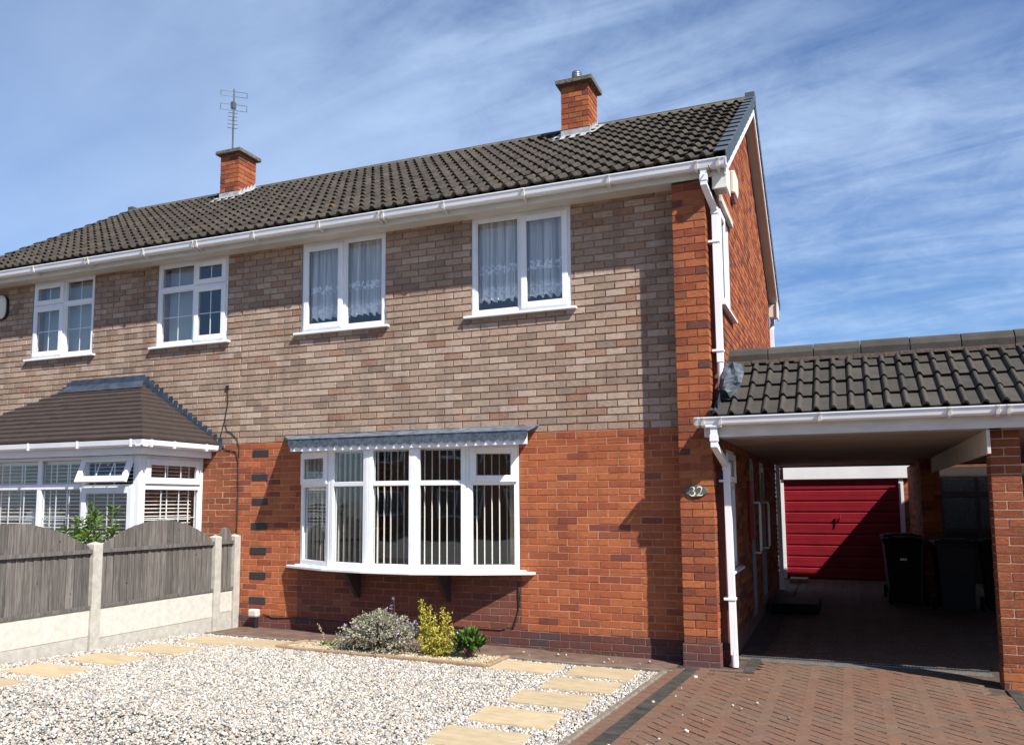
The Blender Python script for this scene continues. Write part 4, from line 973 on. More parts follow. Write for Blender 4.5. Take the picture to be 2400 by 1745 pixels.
# bow window
bp_ = [(-4.65, 0.0), (-4.055, -0.275), (-3.465, -0.40), (-2.87, -0.40), (-2.305, -0.235), (-1.77, 0.0)]
mb = MB(); z0, z1 = 0.79, 2.165
bow = None
poly = [(-4.83, 0.0), (-4.80, -0.06), (-4.08, -0.385), (-3.475, -0.512), (-2.86, -0.512), (-2.27, -0.345), (-1.63, -0.06), (-1.60, 0.0)]
mb.prism(poly, 'z', 0.744, 0.775); 
poly2 = [(-4.72, 0.0), (-4.07, -0.33), (-3.47, -0.455), (-2.865, -0.455), (-2.285, -0.29), (-1.70, 0.0)]
mb.prism(poly2, 'z', 0.7755, 0.789)
mbf = MB()
for i in range(5):
    (xa, ya), (xb, yb) = bp_[i], bp_[i+1]; L = math.hypot(xb-xa, yb-ya); ux, uy = (xb-xa)/L, (yb-ya)/L; nx_, ny_ = -uy, ux
    T = (lambda xa, ya, ux, uy, nx_, ny_: lambda x, y, z: (xa+ux*x+nx_*y, ya+uy*x+ny_*y, z))(xa, ya, ux, uy, nx_, ny_)
    ztr = 1.735; f_ = 0.055
    rect_frame(mbf, 0.012, L-0.012, z0, z1, f_, 0.0, 0.07, T)
    tbox(mbf, f_+0.012, L-f_-0.012, 0.001, 0.069, ztr-0.026, ztr+0.026, T)
for (xa, ya) in bp_[1:-1]: mbf.tube([(xa, ya+0.035, z0), (xa, ya+0.035, z1)], 0.034, 12)
bow = mbf.build('bow_window', mWhite, H1, bevel=0.005)
mb.build('sill', mWhite, bow, bevel=0.006)
for i in range(5):
    (xa, ya), (xb, yb) = bp_[i], bp_[i+1]; L = math.hypot(xb-xa, yb-ya); ux, uy = (xb-xa)/L, (yb-ya)/L; nx_, ny_ = -uy, ux
    T = (lambda xa, ya, ux, uy, nx_, ny_: lambda x, y, z: (xa+ux*x+nx_*y, ya+uy*x+ny_*y, z))(xa, ya, ux, uy, nx_, ny_)
    a, b = 0.067, L-0.067
    for (c, d_, sash) in ((z0+0.055, ztr-0.026, 0), (ztr+0.026, z1-0.055, i in (0, 4))):
        gy = 0.035; A, B, C_, D_ = a, b, c, d_
        if sash:
            m2_ = MB(); rect_frame(m2_, a-0.035, b+0.035, c-0.02, d_+0.012, 0.072, -0.026, 0.0, T); m2_.build('sash', mWhite, bow, bevel=0.006)
            A, B, C_, D_ = a+0.037, b-0.037, c+0.052, d_-0.06; gy = -0.004
        m2_ = MB(); rect_frame(m2_, A-0.003, B+0.003, C_-0.003, D_+0.003, 0.008, gy-0.004, gy, T); m2_.build('gasket', mSeal, bow)
        m2_ = MB(); m2_.add([T(A, gy+0.002, C_), T(B, gy+0.002, C_), T(B, gy+0.002, D_), T(A, gy+0.002, D_)], [(0, 1, 2, 3)]); m2_.build('pane', mGlass, bow)
# bow canopy: board, lead top with scalloped drip
mb = MB(); XL, XR_, YB = -4.50, -1.525, -0.44
mb.box(XL, XR_, YB, YB+0.022, 2.122, 2.240); mb.prism([(-4.66, 0.0), (-4.47, YB+0.0225), (-1.60, YB+0.0225), (-1.75, 0.0)], 'z', 2.1665, 2.215)
mb.build('canopy_board', mWhite, bow, bevel=0.003)
mb = MB(); nsc = 27; yb_ = YB-0.008
tp_ = [(-4.90, -0.002, 2.352), (-1.545, -0.002, 2.362), (XR_+0.012, yb_-0.01, 2.266), (XL-0.012, yb_-0.01, 2.262)]
mb.add(tp_+[(p[0], p[1], p[2]-0.012) for p in tp_], [(3, 2, 1, 0), (4, 5, 6, 7), (0, 1, 5, 4), (1, 2, 6, 5), (2, 3, 7, 6), (3, 0, 4, 7)])
lc_ = mb.build('lead_canopy', mLeadStreak, bow); mb = MB(); wsc = (XR_-XL+0.024)/nsc
for k in range(nsc):
    xa = XL-0.012+k*wsc; yk = yb_-0.010-rnd.uniform(0, .004); pts = [(xa, yk, 2.262), (xa, yk, 2.220)]
    for q in range(1, 10): th = math.pi*q/10; pts.append((xa+wsc/2-wsc/2*math.cos(th), yk-0.002*math.sin(th), 2.216-0.056*math.sin(th)**0.85))
    pts += [(xa+wsc, yk, 2.220), (xa+wsc, yk, 2.262)]
    bk = [(p[0], p[1]+0.004, p[2]) for p in pts]; n_ = len(pts)
    mb.add(pts+bk, [tuple(range(n_)), tuple(range(2*n_-1, n_-1, -1))]+[(i, n_+i, n_+(i+1) % n_, (i+1) % n_) for i in range(n_)])
mb.tube([(XL-0.012, yb_-0.012, 2.262), (XR_+0.012, yb_-0.012, 2.266)], 0.007, 6)
mb.build('scalloped_edge', simple('lead_mid', (0.035, 0.048, 0.066), (0.085, 0.105, 0.135), 20, 0.5, 0.4, 30, 0.006), lc_)
for bx in (-3.80, -2.63):
    mb = MB(); mb.prism([(0.0, 0.743), (-0.33, 0.743), (-0.33, 0.72), (-0.05, 0.42), (0.0, 0.42)], 'x', bx-0.022, bx+0.022)
    mb.build('timber_bracket', mDeskDark, bow)

# neighbour's bay: square bay with hipped tiled roof
BX0, BX1, BY = -9.66, -6.17, -1.08
mb = MB(); mb.box(BX0, BX1, BY, BY+0.1, -0.1, 0.60); mb.box(BX0, BX0+0.1, BY+0.1, -0.001, -0.1, 0.60); mb.box(BX1-0.1, BX1, BY+0.1, -0.001, -0.1, 0.60)
mb.build('bay_wall', mB_rus, H2)
TF = lambda x, y, z: (x, BY+y, z); TS = lambda x, y, z: (BX1-y, x, z)
mb = MB(); cw = 0.10
mb.box(BX1-cw, BX1, BY, BY+cw, 0.60, 2.10); mb.box(BX0, BX0+cw, BY, BY+cw, 0.60, 2.10)
zt = 1.735; ms = [BX0+cw, -8.72, -7.835, -7.06, BX1-cw]
for mx_ in (-8.72, -7.835, -7.09): mb.box(mx_-0.035, mx_+0.035, BY+0.006, BY+0.075, 0.66, 2.07)
mb.box(BX0+cw, BX1-cw, BY+0.008, BY+0.074, 0.60, 0.66); mb.box(BX0+cw, BX1-cw, BY+0.008, BY+0.074, 2.06, 2.10); mb.box(BX0+cw, -7.126, BY+0.004, BY+0.073, zt-0.035, zt+0.035); mb.box(-7.054, BX1-cw, BY+0.004, BY+0.073, zt-0.035, zt+0.02)
mb.box(BX1-0.075, BX1-0.006, BY+cw, -0.07, 0.60, 0.66); mb.box(BX1-0.075, BX1-0.006, BY+cw, -0.07, 2.05, 2.10); mb.box(BX1-0.074, BX1-0.004, BY+cw, -0.07, zt-0.045, zt+0.035)
mb.box(BX1-0.08, BX1-0.002, -0.07, -0.001, 0.60, 2.10)
bay = mb.build('bay_window', mWhite, H2, bevel=0.006)
def light(parent, T, a, b, c, d_, sash, nv=3, nh=1, th=0.0):
    base = T
    if th:                                              # top hung, pushed open
        ct, st = math.cos(th), math.sin(th)
        T = lambda x, y, z: base(x, y*ct-(d_-z)*st, d_-(d_-z)*ct-y*st)
    gy = 0.04; A, B, C_, D_ = a, b, c, d_
    if sash:
        mb = MB(); rect_frame(mb, a-0.02, b+0.02, c-0.02, d_+0.02, 0.075, -0.022, 0.018, T); mb.build('sash', mWhite, parent, bevel=0.006); A, B, C_, D_ = a+0.052, b-0.052, c+0.052, d_-0.052; gy = 0.0
    mb = MB(); rect_frame(mb, A-0.003, B+0.003, C_-0.003, D_+0.003, 0.008, gy-0.004, gy, T); mb.build('gasket', mSeal, parent)
    mb = MB(); mb.add([T(A, gy+0.002, C_), T(B, gy+0.002, C_), T(B, gy+0.002, D_), T(A, gy+0.002, D_)], [(0, 1, 2, 3)]); mb.build('pane', mGlass, parent)
    mb = MB()
    for k in range(1, nv): xx = A+(B-A)*k/nv; tbox(mb, xx-0.005, xx+0.005, gy+0.004, gy+0.012, C_, D_, T)
    for k in range(1, nh): zz = C_+(D_-C_)*k/nh; tbox(mb, A, B, gy+0.0045, gy+0.0115, zz-0.005, zz+0.005, T)
    if mb.v: mb.build('glazing_bar', mWhite, parent)
for (a, b) in ((BX0+cw, -8.755), (-8.685, -7.87), (-7.80, -7.125)):
    light(bay, TF, a, b, 0.66, zt-0.035, 0, 3, 3); light(bay, TF, a, b, zt+0.035, 2.06, 0, 3, 1)
light(bay, TF, -7.055, BX1-cw-0.01, 0.66, zt-0.035, 1, 2, 3); light(bay, TF, -7.055, BX1-cw-0.01, zt+0.04, 2.075, 1, 3, 1, th=R(22))
light(bay, TS, BY+cw, -0.075, 0.66, zt-0.045, 0, 3, 3); light(bay, TS, BY+cw+0.01, -0.085, zt+0.045, 2.04, 1, 3, 1)
mb = MB(); mb.box(BX0-0.06, BX1+0.06, BY-0.06, -0.05, 0.56, 0.60); mb.build('bay_sill', mWhite, H2, bevel=0.004)
# bay roof
ex0, ex1, ey = -9.92, -5.93, -1.30; ez, tz = 2.275, 3.15; ry0, ry1 = -8.56, -7.30
mb = MB(); nc = 13
for k in range(nc):
    f0, f1 = k/nc, (k+1)/nc+0.012; zz0 = ez+(tz-ez)*f0; zz1 = ez+(tz-ez)*f1; l_ = 0.032
    def P3(f, dz):
        z = ez+(tz-ez)*f+dz
        return (ex0+(ry0-ex0)*f, ey+(0-ey)*f, z), (ex1+(ry1-ex1)*f, ey+(0-ey)*f, z)
    a, b = P3(f0, l_); c, d_ = P3(f1, 0.004); e_, f_ = P3(f0, 0.0)
    nseg = 13
    for s_ in range(nseg):
        u0, u1 = s_/nseg, (s_+1)/nseg; Lr = lambda p, q, u: tuple(p[i]+(q[i]-p[i])*u for i in range(3)); tt = rnd.random(); j = rnd.uniform(-.0025, .0025)
        j2 = (0.010 if (4 <= k <= 8 and s_ in (5, 6) and (k+s_) % 2) else 0)
        q = [Lr(a, b, u0), Lr(a, b, u1), Lr(c, d_, u1), Lr(c, d_, u0)]; q[0] = (q[0][0], q[0][1], q[0][2]+j+j2); q[1] = (q[1][0], q[1][1], q[1][2]+j)
        mb.add(q, [(0, 1, 2, 3)], 0, tt); g2 = [Lr(e_, f_, u0), Lr(e_, f_, u1), q[1], q[0]]; mb.add(g2, [(0, 1, 2, 3)], 0, tt)
    for (ea, fa_, ca_, xx, rx, sg) in ((b, f_, d_, ex1, ry1, 1), (a, e_, c, ex0, ry0, -1)):      # side slopes
        y_w = -0.003
        w0 = (ea[0]+(0)*0, y_w, ea[2]); w1 = (ca_[0], y_w, ca_[2]); wl = (fa_[0], y_w, fa_[2])
        fs = [(0, 1, 2, 3)] if sg > 0 else [(3, 2, 1, 0)]
        for s_ in range(5):
            u0, u1 = s_/5+0.001, (s_+1)/5-0.001; Lr = lambda p, q, u: tuple(p[i]+(q[i]-p[i])*u for i in range(3)); tt = rnd.random()
            mb.add([Lr(ea, w0, u0), Lr(ea, w0, u1), Lr(ca_, w1, u1), Lr(ca_, w1, u0)], fs, 0, tt)
            mb.add([Lr(fa_, wl, u0), Lr(fa_, wl, u1), Lr(ea, w0, u1), Lr(ea, w0, u0)], fs, 0, tt)
mb.add([(ex0, ey, ez-0.002), (ex1, ey, ez-0.002), (ex1, -0.003, ez-0.002), (ex0, -0.003, ez-0.002)], [(0, 3, 2, 1)])
br_ = mb.build('bay_roof', mTileB, H2)
mb = MB(); mb.box(-8.60, -7.22, -0.012, -0.002, 3.135, 3.268); mb.add([(-8.62, -0.012, 3.19), (-7.24, -0.012, 3.19), (-7.10, -0.17, 3.075), (-8.74, -0.17, 3.075)], [(3, 2, 1, 0)])
for k in range(16):
    f0 = k/15.5; x_ = -7.22+(ex1+7.22+0.02)*f0; z_ = 3.25-(3.25-2.33)*f0
    wd_ = (ex1+7.22)/15.5
    mb.add([(x_-0.02, -0.010, z_-0.15), (x_+wd_, -0.010, z_-0.15), (x_+wd_, -0.010, z_-0.005), (x_+0.015, -0.010, z_-0.005-0.0)], [(0, 1, 2, 3)])
    x_ = -8.60-(-8.60-ex0)*f0
    mb.add([(x_-wd_, -0.010, z_-0.15), (x_+0.02, -0.010, z_-0.15), (x_-0.015, -0.010, z_-0.005), (x_-wd_, -0.010, z_-0.005)], [(0, 1, 2, 3)])
mb.build('flashing', mLeadDark, br_)
mb = MB()
mb.box(ex0+0.11, ex1-0.11, ey+0.11, ey+0.13, 2.10, 2.245); mb.box(ex1-0.13, ex1-0.11, ey+0.131, -0.002, 2.10, 2.245); mb.box(ex0+0.11, ex0+0.13, ey+0.131, -0.002, 2.10, 2.245)
mb.box(ex0+0.131, ex1-0.131, ey+0.131, -0.002, 2.104, 2.12); mb.build('bay_fascia', mWhite, H2, bevel=0.002)
mb = MB(); mb.prism([(ey+0.105, 2.25), (ey+0.105, 2.20), (ey+0.085, 2.185), (ey+0.02, 2.185), (ey, 2.205), (ey-0.008, 2.262), (ey+0.0, 2.262), (ey+0.008, 2.21), (ey+0.09, 2.20), (ey+0.098, 2.25)], 'x', ex0, ex1+0.005)
e2 = ex1
mb.prism([(e2-0.105, 2.25), (e2-0.098, 2.25), (e2-0.09, 2.20), (e2-0.008, 2.21), (e2, 2.262), (e2+0.008, 2.262), (e2, 2.205), (e2-0.02, 2.185), (e2-0.085, 2.185), (e2-0.105, 2.20)][::-1], 'y', ey-0.004, -0.006)
gq = mb.build('bay_gutter', mWhite, H2)
for bx in (-9.4, -8.62, -7.78, -6.95, -6.1): mb = MB(); mb.box(bx-0.013, bx+0.013, ey-0.012, ey+0.09, 2.178, 2.268); mb.build('gutter_bracket', mWhite, gq, bevel=0.004)
for by in (-1.15, -0.78, -0.22): mb = MB(); mb.box(ex1-0.09, ex1+0.012, by-0.013, by+0.013, 2.178, 2.268); mb.build('gutter_bracket', mWhite, gq, bevel=0.004)

# alarm boxes
def alarm(H, T, m1, m2, w_, h_):
    mb = MB(); n = 10; prof = [(w_*0.5*math.copysign(abs(math.cos(2*math.pi*k/20))**0.7, math.cos(2*math.pi*k/20)), h_*0.5*math.copysign(abs(math.sin(2*math.pi*k/20))**0.7, math.sin(2*math.pi*k/20))) for k in range(20)]
    vs = [T(p[0], -0.002, p[1]) for p in prof]+[T(p[0], -0.06, p[1]) for p in prof]+[T(p[0]*0.75, -0.085, p[1]*0.8) for p in prof]
    fs = [(i, (i+1) % 20, 20+(i+1) % 20, 20+i) for i in range(20)]+[(20+i, 20+(i+1) % 20, 40+(i+1) % 20, 40+i) for i in range(20)]+[tuple(range(40, 60))]
    mb.add(vs, fs); o = mb.build('alarm_box', m1, H, smooth=False)
    mb = MB(); vs = [T(p[0]*1.04, -0.001, p[1]*1.04-0.0) for p in prof]+[T(p[0]*1.04, -0.045, p[1]*1.04) for p in prof]
    mb.add(vs, [(i, (i+1) % 20, 20+(i+1) % 20, 20+i) for i in range(20)]+[tuple(range(20, 40))]); mb.build('alarm_base', m2, o)
    return o
alarm(H2, lambda x, y, z: (-10.11+x, y, 4.47+z), mAlarm, mNavy, 0.27, 0.36)
mb = MB(); mb.prism([(1.24, 5.10), (1.52, 5.10), (1.60, 5.2), (1.60, 5.38), (1.24, 5.38)], 'x', 0.411, 0.475); al = mb.build('alarm_box', mAlarm, H1, bevel=0.02)
mb = MB(); mb.prism([(1.26, 5.02), (1.44, 5.02), (1.50, 5.098), (1.26, 5.098)], 'x', 0.411, 0.46); mb.build('alarm_lens', mRedPl, al, bevel=0.008)

# number plaque
mb = MB(); N_ = 28; cx, cz, a_, b_ = 0.158, 1.62, 0.113, 0.058
prof = [(cx+a_*math.cos(2*math.pi*k/N_), cz+b_*math.sin(2*math.pi*k/N_)*(1-0.10*abs(math.cos(2*math.pi*k/N_)))) for k in range(N_)]
vs = [(p[0], -0.2272, p[1]) for p in prof]+[(p[0], -0.236, p[1]) for p in prof]+[(cx+(p[0]-cx)*0.95, -0.242, cz+(p[1]-cz)*0.93) for p in prof]
mb.add(vs, [(i, N_+i, N_+(i+1) % N_, (i+1) % N_) for i in range(N_)]+[(N_+i, 2*N_+i, 2*N_+(i+1) % N_, N_+(i+1) % N_) for i in range(N_)]+[tuple(range(3*N_-1, 2*N_-1, -1))])
pl = mb.build('number_plaque', mSlate, H1)
def stroke(mb, pts, wds, y0=-0.2445):
    L_, R_ = [], []
    for i, p in enumerate(pts):
        q0, q1 = pts[max(i-1, 0)], pts[min(i+1, len(pts)-1)]; dx_, dz_ = q1[0]-q0[0], q1[1]-q0[1]; l = math.hypot(dx_, dz_) or 1
        nx_, nz_ = -dz_/l, dx_/l; w_ = wds[i]/2; L_.append((p[0]+nx_*w_, p[1]+nz_*w_)); R_.append((p[0]-nx_*w_, p[1]-nz_*w_))
    for i in range(len(pts)-1):
        q = [L_[i], L_[i+1], R_[i+1], R_[i]]; vs = [(p[0], y0, p[1]) for p in q]+[(p[0], y0+0.004, p[1]) for p in q]
        mb.add(vs, [(3, 2, 1, 0), (0, 1, 2, 3), (0, 1, 5, 4), (2, 3, 7, 6)])
mb = MB(); s_ = 0.037
def arc(cx_, cz_, rx, rz, a0, a1, n_=12): return [(cx_+rx*math.cos(R(a0+(a1-a0)*k/n_)), cz_+rz*math.sin(R(a0+(a1-a0)*k/n_))) for k in range(n_+1)]
c3 = 0.122
p = arc(c3, 1.620+0.022, 0.021, 0.020, 160, -80); stroke(mb, p, [0.004+0.008*math.sin(math.pi*k/12)**2 for k in range(13)])
p = arc(c3, 1.620-0.021, 0.026, 0.024, 85, -165); stroke(mb, p, [0.004+0.010*math.sin(math.pi*k/12)**2 for k in range(13)])
c2 = 0.192
p = arc(c2, 1.622+0.020, 0.023, 0.021, 170, -25); p += [(c2+0.010, 1.603), (c2-0.028, 1.576)]; stroke(mb, p, [0.004+0.009*math.sin(math.pi*k/14)**1.5 for k in range(15)])
stroke(mb, [(c2-0.029, 1.579), (c2, 1.579), (c2+0.022, 1.579), (c2+0.032, 1.590)], [0.008, 0.010, 0.009, 0.004])
mb.build('house_number', mDigit, pl)

# cables
mb = MB(); cab = [(-5.81, 3.03), (-5.80, 2.80), (-5.845, 2.576), (-5.90, 2.39), (-5.89, 2.26), (-5.80, 2.20), (-5.65, 2.18), (-5.61, 2.06), (-5.60, 1.6), (-5.605, 1.1), (-5.61, 0.6)]
mb.tube([(x, -0.006, z) for x, z in cab], 0.0065, 6); mb.tube([(-5.84, -0.006, 2.55), (-5.80, -0.006, 2.45), (-5.73, -0.006, 2.424), (-5.64, -0.006, 2.34), (-5.60, -0.006, 2.24), (-5.60, -0.006, 2.1)], 0.005, 6)
mb.box(-5.83, -5.79, -0.02, 0.0, 2.99, 3.04); mb.build('telephone_cable', mCable, H2)
mb = MB(); mb.tube([(-5.15, -0.022, 0.17), (-5.0, -0.022, 0.13), (-4.7, -0.022, 0.15), (-4.45, -0.022, 0.14), (-3.6, -0.022, 0.13), (-2.6, -0.02, 0.15), (-2.0, -0.02, 0.145), (-1.84, -0.02, 0.19), (-1.79, -0.014, 0.4), (-1.80, -0.014, 0.66)], 0.006, 6)
mb.tube([(-1.80, -0.014, 0.66), (-1.775, -0.014, 0.5), (-1.80, -0.014, 0.35), (-1.86, -0.02, 0.18)], 0.005, 6); mb.build('telephone_cable', mCable, H1)
# air brick behind the shrubs
mb = MB(); mb.box(-2.35, -2.12, -0.012, 0.0, 0.02, 0.09)
for k in range(3): mb.box(-2.34, -2.13, -0.018, -0.012, 0.03+k*0.02, 0.038+k*0.02)
mb.build('air_brick', mB_mau, H1)

# side door and porch windows under the carport
def side_door(y0, y1, nm, hand):
    T = TG; mb = MB(); rect_frame(mb, y0, y1, 0.10, 2.06, 0.055, 0.01, 0.08, T); fr_ = mb.build(nm, mDoorShaded, H1, bevel=0.004)
    mb = MB(); rect_frame(mb, y0+0.056, y1-0.056, 0.16, 2.0, 0.075, 0.0, 0.045, T); tbox(mb, y0+0.131, y1-0.131, 0.005, 0.04, 0.95, 1.02, T); mb.build('door_leaf', mDoorShaded, fr_, bevel=0.003)
    mb = MB(); mb.add([T(y0+0.131, 0.02, 0.2), T(y1-0.131, 0.02, 0.2), T(y1-0.131, 0.02, 1.93), T(y0+0.131, 0.02, 1.93)], [(0, 1, 2, 3)]); mb.build('pane', mGlass, fr_)
    if hand is not None:
        mb = MB(); hh = [(0.412, hand, 1.50), (0.50, hand, 1.50), (0.505, hand, 1.46), (0.505, hand, 0.92), (0.50, hand, 0.88), (0.412, hand, 0.88)]
        mb.tube(hh, 0.017, 8); mb.build('grab_rail', mWhite, fr_, smooth=True)
side_door(GD[0], GD[1], 'side_door', 2.40); side_door(GD2[0], GD2[1], 'side_door', 3.62)
mb = MB(); mb.box(0.411, 0.45, 1.95, 2.22, 1.05, 1.76); mb.build('red_reflection', mRedDoor, H1, bevel=0.01)  # red panel standing in for the red reflection in the side glass

# ------------------------------------------------------------------ carport
CP = thing('carport', 'open carport with brown tiled front roof and white gutter beside house 32', 'carport', (1.55, 2.0, -0.06))
CX0, CX1 = 0.36, 5.46
V, F, T = tile_field(CX0, CX1, (-0.43, 2.315), (0.74, 3.005), 4, roll_h=0.040, roll_w=0.42, lip=0.032, seed=9, npt=8)
npmesh('roof', V, F, mTileC, CP, tint=T)
mb = MB()
mb.prism([(-0.36, 2.30), (0.74, 2.985), (1.75, 2.33), (1.7, 2.28), (0.74, 2.93), (-0.34, 2.26)], 'x', 0.412, CX1); mb.box(0.412, CX1, 1.6, 7.15, 2.22, 2.30)
mb.box(0.412, CX1, 7.13, 7.17, 2.10, 2.31); mb.build('roof_deck', mDeskDark, CP)
mb = MB(); k = 0; x = CX0
while x < CX1-0.01:
    w_ = 0.45; x2 = min(x+w_, CX1); jz = rnd.uniform(-.004, .004)
    a = [(0.61, 2.998), (0.608, 3.07), (0.64, 3.125), (0.70, 3.155), (0.78, 3.155), (0.84, 3.125), (0.88, 3.06), (0.88, 2.985)]
    mb.prism([(p[0], p[1]+jz) for p in a][::-1], 'x', x+0.004, x2-0.004, 0, rnd.random()); mb.prism([(0.63, 2.98), (0.87, 2.98), (0.86, 3.10+jz), (0.64, 3.10+jz)], 'x', x-0.004, x+0.004, 1); x = x2
for k in range(36):
    xa = CX0+k*0.142; mb.box(xa, xa+0.145, 0.600+rnd.uniform(-.006, .006), 0.66, 2.962+rnd.uniform(-.014, .014), 3.005+rnd.uniform(-.008, .003), 1)
mb.build('ridge_tile', [mRidgeC, mMortarM], CP, bevel=0.006)
mb = MB(); mb.box(0.30, CX1, -0.372, -0.352, 2.132, 2.275); mb.box(0.275, 0.2995, -0.372, -0.24, 2.137, 2.275); mb.build('fascia', mWhiteD, CP, bevel=0.002)
GC = [(-0.376, 2.318), (-0.376, 2.262), (-0.395, 2.243), (-0.455, 2.238), (-0.478, 2.255), (-0.490, 2.305), (-0.497, 2.308), (-0.497, 2.318), (-0.489, 2.318)]
mb = MB(); ushell(mb, GC, 0.205, CX1); mb.prism([(-0.376, 2.25), (-0.485, 2.25), (-0.495, 2.318), (-0.376, 2.318)], 'x', 0.198, 0.2045); gu = mb.build('gutter', mWhite, CP)
for bx in (0.225, 0.28, 0.44, 1.32, 2.36, 2.72, 2.80, 3.6, 4.6):
    mb = MB(); ushell(mb, GC, bx-0.014, bx+0.014, 0.004, 0.22); mb.build('gutter_bracket', mWhiteD, gu)
pipe(CP, [(0.375, -0.43, 2.23), (0.375, -0.43, 2.05), (0.435, -0.075, 1.87), (0.452, -0.085, 0.05)], [1.72, 0.58])
mb = MB(); mb.tube([(0.452, -0.085, 0.10), (0.455, -0.088, -0.06)], 0.034, 14); mb.build('pipe_shoe', mWhite, CP, smooth=False)
mb = MB(); mb.box(0.412, 2.66, -0.35, 7.12, 2.122, 2.132); mb.box(2.76, CX1, -0.35, 7.12, 2.122, 2.132); mb.build('ceiling', simple('carport_ceiling', (0.27, 0.225, 0.19), (0.34, 0.29, 0.245), 1.5, 0.85), CP)
mb = MB(); mb.box(2.640, 2.668, -0.345, 5.1, 1.915, 2.1215); mb.build('beam', mCream, CP, bevel=0.003)
mb = MB(); brick_column(mb, 2.672, 2.905, -0.2265, -0.001, 0.115, 2.131, 0, 1, 0.005, 8); mb.build('pillar', [mF_rus, mM_cream], CP, bevel=0.003)
mb = MB(); mb.box(2.665, 2.912, -0.234, 0.006, -0.15, 0.114); mb.build('pillar_base', mB_red, CP, bevel=0.004)
mb = MB(); mb.box(2.50, 2.75, 5.11, 5.36, -0.1, 2.12); mb.box(2.50, 2.62, 5.361, 8.0, 0.0, 2.10); mb.build('rear_pier', mB_red, CP)
# crumpled lead flashing by the downpipe
mb = MB(); base = Vector((0.47, -0.10, 2.72))
gx, gz = 7, 8; pts = {}
for j in range(gz):
    for i in range(gx):
        u, v = i/(gx-1), j/(gz-1); ww = 0.07+0.075*math.sin(math.pi*v*0.9)
        x = 0.445+(u-0.35)*ww*1.6+0.055*v; z = 2.615+0.27*v-0.08*abs(u-0.4)*(1-v)*2; y = -0.16+0.12*v-0.07*math.sin(math.pi*u)+0.028*math.sin(9*u+5*v)+rnd.uniform(-.010, .010)
        pts[i, j] = (x+rnd.uniform(-.008, .008), y, z+rnd.uniform(-.008, .008))
vs = [pts[i, j] for j in range(gz) for i in range(gx)]
mb.add(vs, [(j*gx+i, j*gx+i+1, (j+1)*gx+i+1, (j+1)*gx+i) for j in range(gz-1) for i in range(gx-1)])
mb.build('lead_flashing', simple('lead_crumpled', (0.035, 0.045, 0.058), (0.12, 0.14, 0.165), 9, 0.8, 0.4, 25, 0.006, spec=0.2), CP)
mb = MB()                                                 # side flashing where the roof meets the gable
mb.add([(0.413, -0.40, 2.36), (0.413, 0.70, 3.01), (0.413, 0.70, 3.12), (0.413, -0.40, 2.48)], [(0, 1, 2, 3)]); mb.add([(0.33, -0.40, 2.39), (0.42, -0.40, 2.39), (0.42, -0.35, 2.42), (0.33, -0.35, 2.42)], [(0, 1, 2, 3)])
mb.build('side_flashing', mLeadDark, CP)

# ------------------------------------------------------------------ garages behind
G1 = thing('garage', 'red metal garage door under a white board at the far end of the carport', 'garage', (1.4, 8.4, 0.09))
GY = 8.15
mb = MB(); mb.box(0.30, 0.42, GY+0.02, GY+0.3, -0.1, 2.30); mb.box(2.44, 2.70, GY+0.02, GY+0.3, -0.1, 2.1); mb.box(0.30, 2.70, GY+0.31, GY+4.5, -0.1, 2.2); mb.build('wall', mB_red, G1)
mb = MB(); mb.box(0.42, 2.56, GY-0.05, GY+0.0, 1.915, 2.17); mb.build('fascia', mWhite, G1, bevel=0.003)
mb = MB(); mb.box(2.36, 2.435, GY-0.02, GY+0.05, 0.09, 1.914); mb.build('frame', mWhite, G1, bevel=0.003)
mb = MB(); mb.box(0.36, 0.418, GY-0.02, GY+0.05, 0.09, 1.914); mb.build('frame', mWhite, G1, bevel=0.003)
mb = MB(); nz_ = 9; h_ = (1.914-0.10)/nz_
mb.box(0.42, 2.358, GY+0.03, GY+0.05, 0.10, 1.914)
for k in range(nz_):
    z = 0.10+k*h_; mb.prism([(GY+0.03, z+0.012), (GY+0.012, z+0.022), (GY+0.012, z+h_*0.48), (GY+0.018, z+h_*0.5), (GY+0.012, z+h_*0.52), (GY+0.012, z+h_-0.022), (GY+0.03, z+h_-0.004)], 'x', 0.423, 2.355)
gd = mb.build('garage_door', mRedDoor, G1)
mb = MB(); mb.tube([(1.37, GY+0.01, 1.20), (1.37, GY-0.05, 1.20)], 0.012, 8); mb.tube([(1.37, GY-0.045, 1.26), (1.37, GY-0.05, 1.20), (1.35, GY-0.045, 1.13)], 0.011, 8); mb.tube([(1.30, GY+0.01, 1.20), (1.30, GY-0.02, 1.20)], 0.02, 10); mb.build('door_handle', mRedDoor, gd)
G2 = thing('garage', 'dark neighbouring garage with obscure glazed door behind the right pillar', 'garage', (4.0, 8.4, 0.09))
mb = MB(); mb.box(2.71, 2.95, GY, GY+0.3, -0.1, 2.2); mb.box(5.1, 5.5, GY, GY+0.3, -0.1, 2.2); mb.box(2.71, 5.5, GY+0.31, GY+4.5, -0.1, 2.2); mb.build('wall', mB_red, G2)
mb = MB(); mb.box(2.96, 5.09, GY+0.02, GY+0.06, 0.08, 2.1); mb.box(2.96, 3.04, GY, GY+0.019, 0.08, 2.1); mb.box(5.0, 5.09, GY, GY+0.019, 0.08, 2.1)
for z in (0.12, 0.95, 1.58, 1.92): mb.box(3.041, 4.999, GY, GY+0.019, z, z+0.07)
for x in (3.55, 4.1, 4.6): mb.box(x, x+0.06, GY+0.001, GY+0.0185, 0.19, 1.92)
mb.build('garage_door', mDeskDark, G2)
mb = MB(); mb.box(3.05, 4.99, GY+0.010, GY+0.014, 1.03, 1.575); mb.box(3.05, 4.99, GY+0.010, GY+0.014, 1.66, 1.915); mb.build('obscure_glass', mFrostG, G2)
